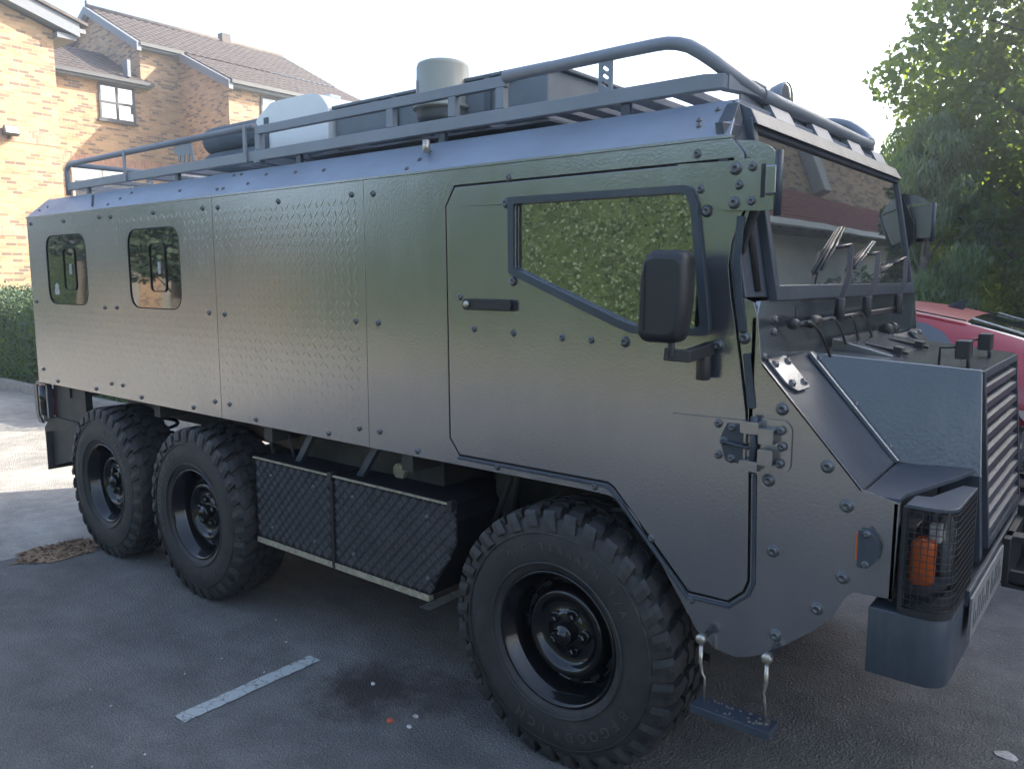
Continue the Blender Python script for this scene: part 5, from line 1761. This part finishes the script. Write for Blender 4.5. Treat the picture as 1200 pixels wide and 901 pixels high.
# wing + main wall (one plane)
MB().plate([(6.0, 0), (12.05, 0), (12.05, 8.72), (10.75, 8.72), (10.75, 7.42), (6.0, 7.42)], [], front, XH - 5, XH).build("wall", M['brick'], H)
# projecting bay: wall facing -Y and its long front
BXF = -22.3
MB().plate([(XH, 0), (BXF, 0), (BXF, 7.45), (XH, 8.62)], [], side, 12.05, 12.35).build("wall", M['brick'], H)
MB().plate([(12.35, 0), (17.9, 0), (17.9, 7.45), (12.35, 7.45)], [], front, BXF - .3, BXF).build("wall", M['brick'], H)
# gable wall facing -Y above the wing roof
MB().plate([(-31.0, 0), (XH - .01, 0), (XH - .01, 8.70), (-28.0, 10.2), (-31.0, 8.70)], [], side, 10.76, 11.0).build("gable_wall", M['brick'], H)
# bands
MB().plate([(6.0, 4.90), (12.04, 4.90), (12.04, 5.20), (6.0, 5.20)], [], front, XH, XH + .012).build("brick_band", M['brick_red'], H)
MB().plate([(-24.98, 4.90), (BXF, 4.90), (BXF, 5.20), (-24.98, 5.20)], [], side, 12.035, 12.05).build("brick_band", M['brick_red'], H)
# wing roof, tiled
tile_roof((XH + .30, 5.5, 7.50), (XH + .30, 10.95, 7.50), (XH - 2.6, 10.75, 8.86), (XH - 2.6, 5.5, 8.86), 26, 10).build("roof", M['tiles'], H, fixn=False)
MB().box(XH + .02, XH + .28, 5.5, 10.95, 7.36, 7.48).build("fascia", M['grey_board'], H)
MB().box(XH + .28, XH + .38, 5.5, 10.98, 7.42, 7.52).build("gutter", M['dark_frame'], H)
# main roof facing +X : upper part over plane wall then catslide over the bay
tile_roof((XH + .30, 10.65, 8.66), (XH + .30, 18.1, 8.66), (-28.0, 18.1, 10.32), (-28.0, 10.65, 10.32), 30, 12).build("roof", M['tiles'], H, fixn=False)
tile_roof((BXF + .3, 12.0, 7.42), (BXF + .3, 18.1, 7.42), (XH + .05, 18.1, 8.74), (XH + .05, 12.0, 8.74), 26, 9).build("roof", M['tiles'], H, fixn=False)
tile_roof((-31.2, 10.65, 8.60), (-31.2, 18.1, 8.60), (-28.0, 18.1, 10.32), (-28.0, 10.65, 10.32), 20, 4).build("roof", M['tiles'], H, fixn=False)
MB().tube([(-28.0, 10.6, 10.36), (-28.0, 18.1, 10.36)], .09, 8).build("ridge_tiles", M['tiles'], H)
MB().box(XH + .02, XH + .30, 10.66, 12.0, 8.52, 8.64).build("fascia", M['grey_board'], H)
MB().box(XH + .30, XH + .40, 10.6, 12.0, 8.58, 8.68).build("gutter", M['dark_frame'], H)
MB().box(BXF + .02, BXF + .28, 12.0, 18.1, 7.26, 7.38).build("fascia", M['grey_board'], H)
MB().box(BXF + .28, BXF + .40, 11.95, 18.1, 7.34, 7.44).build("gutter", M['dark_frame'], H)
# bargeboards: gable and catslide edge
def barge_y(x0, z0, x1, z1, y0, y1, th, parent, mat='grey_board', name="barge_board"):
    return MB().hexa([(x0, y0, z0 - th), (x1, y0, z1 - th), (x1, y1, z1 - th), (x0, y1, z0 - th),
                      (x0, y0, z0), (x1, y0, z1), (x1, y1, z1), (x0, y1, z0)]).build(name, M[mat], parent)
barge_y(-28.0, 10.34, XH + .36, 8.66, 10.50, 10.64, .24, H)
barge_y(-31.2, 8.62, -28.0, 10.34, 10.50, 10.64, .24, H)
barge_y(XH + .30, 8.64, BXF + .35, 7.40, 11.86, 12.0, .24, H)
MB().lathe([(.0001, 10.3), (.05, 10.3), (.05, 10.52), (.0001, 10.58)], (-28.0, 10.6, 0), 'z', 8).build("finial", M['tiles'], H)
MB().box(-28.15, -27.85, 15.4, 15.75, 10.2, 10.62).build("ridge_vent", M['tiles'], H)
MB().box(XH + .0, XH + .30, 10.2, 10.3, 7.6, 8.1).build("lead_flashing", M['grey_board'], H)
window(H, 'x', 9.42, 10.50, 6.28, 7.33, XH, M['dark_frame'])
window(H, 'x', 8.5, 10.3, 3.55, 4.88, XH, M['white_frame'])
window(H, 'x', 13.15, 15.4, 6.05, 7.22, BXF, M['dark_frame'], 4, 1, 'glass_house')
MB().plate([(13.22, 6.12), (13.62, 6.12), (13.62, 7.15), (13.22, 7.15)], [], front, BXF + .025, BXF + .035).build("blind", M['blind'], H)
window(H, 'x', 14.0, 16.0, 3.4, 4.7, BXF, M['white_frame'], 3, 1)

# --- unseen block right of the frame, its height made up to shade the bays
Bq_ = thing("shading_block", (8, 16, 0), "tall buff brick block, unseen beyond the terrace, raised to shade the bays", "building")
BY0, BXM = 11.0, 5.6
WT, WR = 14.6, 17.5
MB().plate([(BXM, 0), (30, 0), (30, WT), (BXM, WT)], [], side, BY0, BY0 + 6).build("wall", M['brick'], Bq_)
tile_roof((BXM - .3, BY0 - .4, WT - .1), (30.3, BY0 - .4, WT - .1), (30.3, BY0 + 3.2, WR), (BXM - .3, BY0 + 3.2, WR), 50, 10).build("roof", M['tiles'], Bq_, fixn=False)
tile_roof((30.3, BY0 + 6.6, WT - .1), (BXM - .3, BY0 + 6.6, WT - .1), (BXM - .3, BY0 + 3.2, WR), (30.3, BY0 + 3.2, WR), 50, 6).build("roof", M['tiles'], Bq_, fixn=False)
MB().plate([(BY0, WT), (BY0 + 6, WT), (BY0 + 3.2, WR - .1)], [], front, BXM, BXM + .2).build("gable_wall", M['brick'], Bq_)
MB().box(BXM - .3, 30.3, BY0 - .5, BY0 - .38, WT - .3, WT - .1).build("fascia", M['grey_board'], Bq_)
window(Bq_, 'y', 7.2, 8.9, 5.0, 6.4, BY0, M['white_frame'])
window(Bq_, 'y', 11.2, 12.9, 5.0, 6.4, BY0, M['white_frame'])

# low terrace along the bays, its long wall faces the truck's nose
Lw = thing("terrace_block", (4.2, 15, 0), "two storey brick terrace with a red tiled skirt above an added render, mirrored in the windscreen", "building")
LX = 3.0
MB().plate([(6.0, 0), (26, 0), (26, 7.4), (6.0, 7.4)], [], front, LX, LX + 2.4).build("wall", M['brick'], Lw)
MB().box(LX - .3, LX + 2.5, 5.8, 26.2, 7.41, 7.58).build("flat_roof", M['grey_board'], Lw)
tile_roof((LX - .50, 26, 3.92), (LX - .50, 6, 3.92), (LX - .02, 6, 4.85), (LX - .02, 26, 4.85), 130, 9, .03).build("tile_skirt", M['tiles_red'], Lw, fixn=False)
MB().box(LX - .56, LX - .50, 6, 26, 3.80, 3.91).build("fascia", M['white_frame'], Lw)
M['brightener'] = simple("pale_brightener", (0.70, 0.68, 0.62), 0.85, var=0.08, vscale=2)
MB().box(LX - .05, LX - .003, 6.02, 25.98, 0, 3.90).build("brightener_panel", M['brightener'], Lw)  # pale panel added to brighten the lower windscreen reflection
MB().box(LX - .28, LX - .004, 14.6, 15.1, 4.9, 5.9).build("wall_box", M['plastic_scrap'], Lw, bevel=.02)  # made-up box, its mirror image stands for an object inside the cab

# ================================================================== KERB, HEDGES
kerb = thing("kerb", (-14, 2.4, 0), "pale concrete kerb in front of the trimmed hedge", "kerb")
kb = MB().box(-.455, .455, -.06, .06, -.02, .11).mesh("kerb_stone", M['stone'])
for k in range(22):
    o = bpy.data.objects.new("kerb_stone", kb)
    o.location = (-7.2 - k * .92, 2.32 + rnd.uniform(-.006, .006), rnd.uniform(-.004, .004))
    link(o, kerb)
MB().add([(-27, 2.38, .06), (-6.7, 2.38, .06), (-6.7, 12, .06), (-27, 12, .06)], [(0, 1, 2, 3)]).build("lawn", M['grass'], fixn=False)["kind"] = "structure"

def leaves(points, normals, size, aspect, jitter, droop=0.0, seed=1):
    """numpy leaf quads (pointed, 4 verts) around points"""
    r = np.random.default_rng(seed)
    n = len(points)
    d = r.normal(size=(n, 3)); d /= np.linalg.norm(d, axis=1)[:, None]
    if droop:
        d[:, 2] = -np.abs(d[:, 2]) - droop
        d /= np.linalg.norm(d, axis=1)[:, None]
    m_ = normals + jitter * r.normal(size=(n, 3))
    w = np.cross(d, m_); w /= (np.linalg.norm(w, axis=1)[:, None] + 1e-9)
    L_ = size * r.uniform(.6, 1.3, n)[:, None]
    a = points - d * L_ * .5
    c = points + d * L_ * .5
    nn = np.cross(w, d)
    b_ = points + w * L_ * aspect * .5 + nn * L_ * .08 - d * L_ * .05
    e = points - w * L_ * aspect * .5 + nn * L_ * .08 - d * L_ * .05
    V = np.stack([a, b_, c, e], 1).reshape(-1, 3)
    return V

def mesh_quads(name, V, mat, parent=None, smooth=False):
    n = len(V) // 4
    me = bpy.data.meshes.new(name)
    me.vertices.add(len(V))
    c = (V.min(0) + V.max(0)) / 2
    me.vertices.foreach_set("co", (V - c).ravel())
    me.loops.add(4 * n)
    me.loops.foreach_set("vertex_index", np.arange(4 * n, dtype=np.int32))
    me.polygons.add(n)
    me.polygons.foreach_set("loop_start", np.arange(0, 4 * n, 4, dtype=np.int32))
    try:
        me.polygons.foreach_set("loop_total", np.full(n, 4, dtype=np.int32))
    except Exception:
        pass
    me.update(calc_edges=True)
    me.materials.append(mat)
    o = bpy.data.objects.new(name, me)
    o.location = c
    link(o, parent)
    return o

def hedge_points(x0, x1, y0, y1, z0, z1, n, seed, rough=.08):
    r = np.random.default_rng(seed)
    L_, D_, H_ = x1 - x0, y1 - y0, z1 - z0
    ar = np.array([L_ * H_, L_ * H_ * .4, L_ * D_, D_ * H_, D_ * H_])
    f = r.choice(5, n, p=ar / ar.sum())
    u = r.uniform(0, 1, n); v = r.uniform(0, 1, n)
    P = np.zeros((n, 3)); N = np.zeros((n, 3))
    P[:, 0] = x0 + u * L_; P[:, 1] = y0 + v * D_; P[:, 2] = z0 + v * H_
    m0 = f == 0; P[m0, 1] = y0; N[m0, 1] = -1
    m1 = f == 1; P[m1, 1] = y1; N[m1, 1] = 1
    m2 = f == 2; P[m2, 2] = z1; N[m2, 2] = 1
    m3 = f == 3; P[m3, 0] = x0; P[m3, 1] = y0 + u[m3] * D_; N[m3, 0] = -1
    m4 = f == 4; P[m4, 0] = x1; P[m4, 1] = y0 + u[m4] * D_; N[m4, 0] = 1
    k = np.sin(P[:, 0] * 5.1 + P[:, 2] * 3) * np.sin(P[:, 0] * 2.3 + P[:, 1] * 4 + 1) * rough
    P += N * (k[:, None] + r.normal(size=(n, 1)) * rough * .8)
    return P, N

def hedge(name, x0, x1, y0, y1, z1, n, size, mat, label, seed):
    h = thing(name, ((x0 + x1) / 2, (y0 + y1) / 2, 0), label, "hedge")
    P, N = hedge_points(x0, x1, y0, y1, .05, z1, n, seed, .30 if z1 > 3 else .08)
    mesh_quads("foliage", leaves(P, N, size, .6, .4 if z1 > 3 else .6, seed=seed), mat, h)["kind"] = "stuff"
    MB().box(x0 + .12, x1 - .12, y0 + .12, y1 - .12, 0, z1 - .12).build("branches", M['leaf_dark'], h)
    return h
hedge("hedge", -26, -8.2, 2.55, 4.0, 1.28, 60000, .05, M['leaf_hedge'], "trimmed green hedge behind the kerb at the left edge", 11)

hedge("border_hedge", .2, 1.0, 4.9, 5.7, 1.95, 5000, .08, M['leaf_hedge'], "shorter clump of border hedge before the terrace, mirrored low in the windscreen", 91)

# ================================================================== TREES
def crown_pts(blobs, n, seed):
    """blobs (x,y,z,rx,ry,rz): points near blob surfaces in clumps"""
    r = np.random.default_rng(seed)
    vol = np.array([b_[3] * b_[4] * b_[5] for b_ in blobs]) ** .7
    idx = r.choice(len(blobs), n, p=vol / vol.sum())
    B_ = np.array(blobs)[idx]
    d = r.normal(size=(n, 3)); d /= np.linalg.norm(d, axis=1)[:, None]
    rad = 1 - np.abs(r.normal(size=(n, 1))) * .28
    # clumping: quantise by noise in direction space
    k = (np.sin(d[:, 0] * 9 + B_[:, 0] * 7) * np.sin(d[:, 1] * 8 + B_[:, 1] * 5) * np.sin(d[:, 2] * 9 + B_[:, 2] * 3))[:, None]
    rad = rad * (1 + .22 * k)
    keep = (k[:, 0] > -.18)
    P = B_[:, :3] + d * rad * B_[:, 3:]
    return P[keep], d[keep]

def tree(name, label, loc, trunk, limbs, blobs, n, size, aspect, mat, seed, droop=0.0, group=None):
    t = thing(name, (loc[0], loc[1], 0), label, "tree", group)
    b = MB()
    b.tube([(loc[0] + x, loc[1] + y, z) for x, y, z, r_ in trunk], 0, 10, rads=[q[3] for q in trunk])
    for lb in limbs:
        b.tube([(loc[0] + x, loc[1] + y, z) for x, y, z, r_ in lb], 0, 7, rads=[q[3] for q in lb])
    b.build("trunk", M['bark'], t, fixn=False)
    P, N = crown_pts([(loc[0] + q[0], loc[1] + q[1], q[2], q[3], q[4], q[5]) for q in blobs], n, seed)
    ok = P[:, 2] > .3
    o = mesh_quads("crown", leaves(P[ok], N[ok], size, aspect, 1.0, droop, seed), mat, t)
    return t

def auto_tree(name, label, x, y, h, rw, n, size, mat, seed, low=.3, tr=.16, droop=0, aspect=.8, nb=22, group=None, rdepth=None):
    r = random.Random(seed)
    rd = rdepth or rw
    trunk = [(0, 0, 0, tr * 1.25), (.03, 0, h * .2, tr), (.0, .04, h * .45, tr * .75), (.05, 0, h * .7, tr * .45), (0, 0, h * .92, tr * .12)]
    limbs = []; blobs = []
    for k in range(nb):
        t = low + (1 - low) * (k + .5) / nb
        z = h * t
        prof = math.sin(math.pi * min(1, (t - low) / (1 - low) * .85 + .15)) ** .7
        a = k * 2.4 + r.uniform(-.4, .4)
        q = r.uniform(.45, .95) * prof
        bx, by = rw * q * math.cos(a), rd * q * math.sin(a)
        s_ = r.uniform(.22, .36) * rw * (0.6 + .5 * prof)
        blobs.append((bx, by, z, s_ * 1.2, s_ * 1.2, s_ * .85))
        z0 = max(h * .12, z - r.uniform(.3, .8) - .3 * rw * q)
        limbs.append([(0, 0, z0, tr * .45 * (1 - t * .6)), (bx * .45, by * .45, z0 + (z - z0) * .6, tr * .26 * (1 - t * .5)), (bx, by, z, tr * .08)])
    for k in range(4):
        blobs.append((r.uniform(-.2, .2) * rw, r.uniform(-.2, .2) * rd, h * (low + (1 - low) * r.uniform(.5, .95)), rw * .35, rd * .35, rw * .3))
    return tree(name, label, (x, y), trunk, limbs, blobs, n, size, aspect, mat, seed, droop, group)

# tall maple on the right
auto_tree("maple_tree", "tall leafy maple with backlit crown rising at the right edge", -1.3, 12.8, 7.9, 2.2, 58000, .115, M['leaf'], 21, low=.16, tr=.17, nb=40)
# drooping tree right behind the windscreen
auto_tree("drooping_tree", "grey green tree with drooping narrow leaves behind the far mirror", -2.75, 11.2, 3.85, .92, 10500, .15, M['leaf_droop'], 33, low=.30, tr=.09, droop=1.3, aspect=.26, nb=22)
auto_tree("young_tree", "slim tree with two pale trunks rising beyond the red car", -3.35, 13.4, 4.2, 1.1, 9000, .13, M['leaf_droop'], 35, low=.45, tr=.10, droop=.8, aspect=.35, nb=12)
# background trees
bgt = [(-4.8, 19.5, 3.9, 1.6, 41, "round dark tree far behind the red car's roof"), (-2.6, 18.5, 4.2, 2.0, 42, "bushy tree standing behind the maple trunk"),
       (.0, 18.5, 4.0, 2.2, 43, "dense tree at the right edge beyond the maple"), (.9, 14.0, 4.4, 1.5, 44, "backlit tree just beyond the right edge of the car")]
for x, y, h, rw, sd, lab in bgt:
    auto_tree("background_tree", lab, x, y, h, rw, 14000, .15, M['leaf_dark'], sd, low=.12, tr=.12, nb=20, group="background trees beyond the parked car")
# low shrubs beyond the car
for k, (x, y, h, lab) in enumerate(((-3.9, 16.0, 1.9, "low dark shrub left of the twin trunks"), (-2.5, 15.0, 1.5, "low dark shrub behind the car's aerial"), (-1.4, 14.4, 1.25, "low dark shrub below the maple"), (.1, 13.2, 1.2, "low dark shrub at the right edge behind the car"))):
    auto_tree("shrub", lab, x, y, h, 1.25, 9000, .09, M['leaf_dark'], 60 + k, low=.1, tr=.04, nb=16, group="low shrubs beyond the parked car")
hedge("hedge", -7.5, 3.5, 16.6, 17.2, 1.15, 24000, .08, M['leaf_dark'], "low dark hedge far behind the red car", 12)
MB().add([(-12, 9.0, .03), (12, 9.0, .03), (12, 60, .03), (-12, 60, .03)], [(0, 1, 2, 3)]).build("verge", M['grass'], fixn=False)["kind"] = "structure"

# ================================================================== BEHIND THE CAMERA (mirrored in paint and glass)
MB().add([(-60, -40, .03), (30, -40, .03), (30, -10.5, .03), (-60, -9.5, .03)], [(0, 1, 2, 3)]).build("grass_bank", M['grass'], fixn=False)["kind"] = "structure"
MB().add([(-30, -10.4, .035), (20, -11.2, .035), (20, -9.0, .035), (-30, -9.0, .035)], [(0, 1, 2, 3)]).build("flower_bed", M['soil'], fixn=False)["kind"] = "structure"
hedge("tall_hedge", -17, 8, -15.0, -12.6, 4.6, 170000, .085, M['leaf_hedge'], "tall sunlit hedge across the yard, mirrored in the cab window", 71)
hedge("low_hedge", -46, -17.2, -15.4, -13.4, 2.9, 110000, .085, M['leaf_dark'], "lower dark hedge farther along the yard, mirrored in the rear side windows", 72)
for k, (x, y, h) in enumerate(((-24, -11, 4.5), (-33, -12, 7), (-14, -14, 6.5))):
    auto_tree("yard_tree", ("slim tree by the gable wall, mirrored in the second side window", "taller tree far along the yard, mirrored in the rearmost window", "rounded tree above the tall hedge across the yard")[k], x, y, h, 2.0, 9000, .2, M['leaf_hedge'], 80 + k, low=.35, tr=.14, nb=16, group="trees across the yard")

gar = thing("garage_block", (-27.5, -14, 0), "low buff brick garage across the yard, mirrored in the second side window", "garage")
MB().box(-33.5, -22.0, -16.5, -12.9, 0, 2.7).build("wall", M['brick'], gar)
MB().box(-33.8, -21.7, -16.8, -12.6, 2.7, 2.9).build("flat_roof", M['grey_board'], gar)
for x in (-32.5, -28.6, -24.7):
    MB().box(x, x + 2.2, -12.9, -12.86, 0, 2.1).build("garage_door", M['stone'], gar)

# ================================================================== AIR
mh_ = bpy.data.materials.new("glare_haze")  # haze volume added for the washed glow towards the sun
mh_.use_nodes = True
nt = mh_.node_tree
nt.nodes.clear()
pv = nt.nodes.new("ShaderNodeVolumePrincipled")
pv.inputs["Color"].default_value = (0.93, 0.96, 1.0, 1)
pv.inputs["Density"].default_value = 0.0055
pv.inputs["Anisotropy"].default_value = 0.6
ou = nt.nodes.new("ShaderNodeOutputMaterial")
nt.links.new(pv.outputs[0], ou.inputs["Volume"])
hz = MB().box(-700, 700, -700, 700, -1.0, 19.5).build("haze", mh_)
hz["kind"] = "stuff"
SC.cycles.volume_bounces = 0
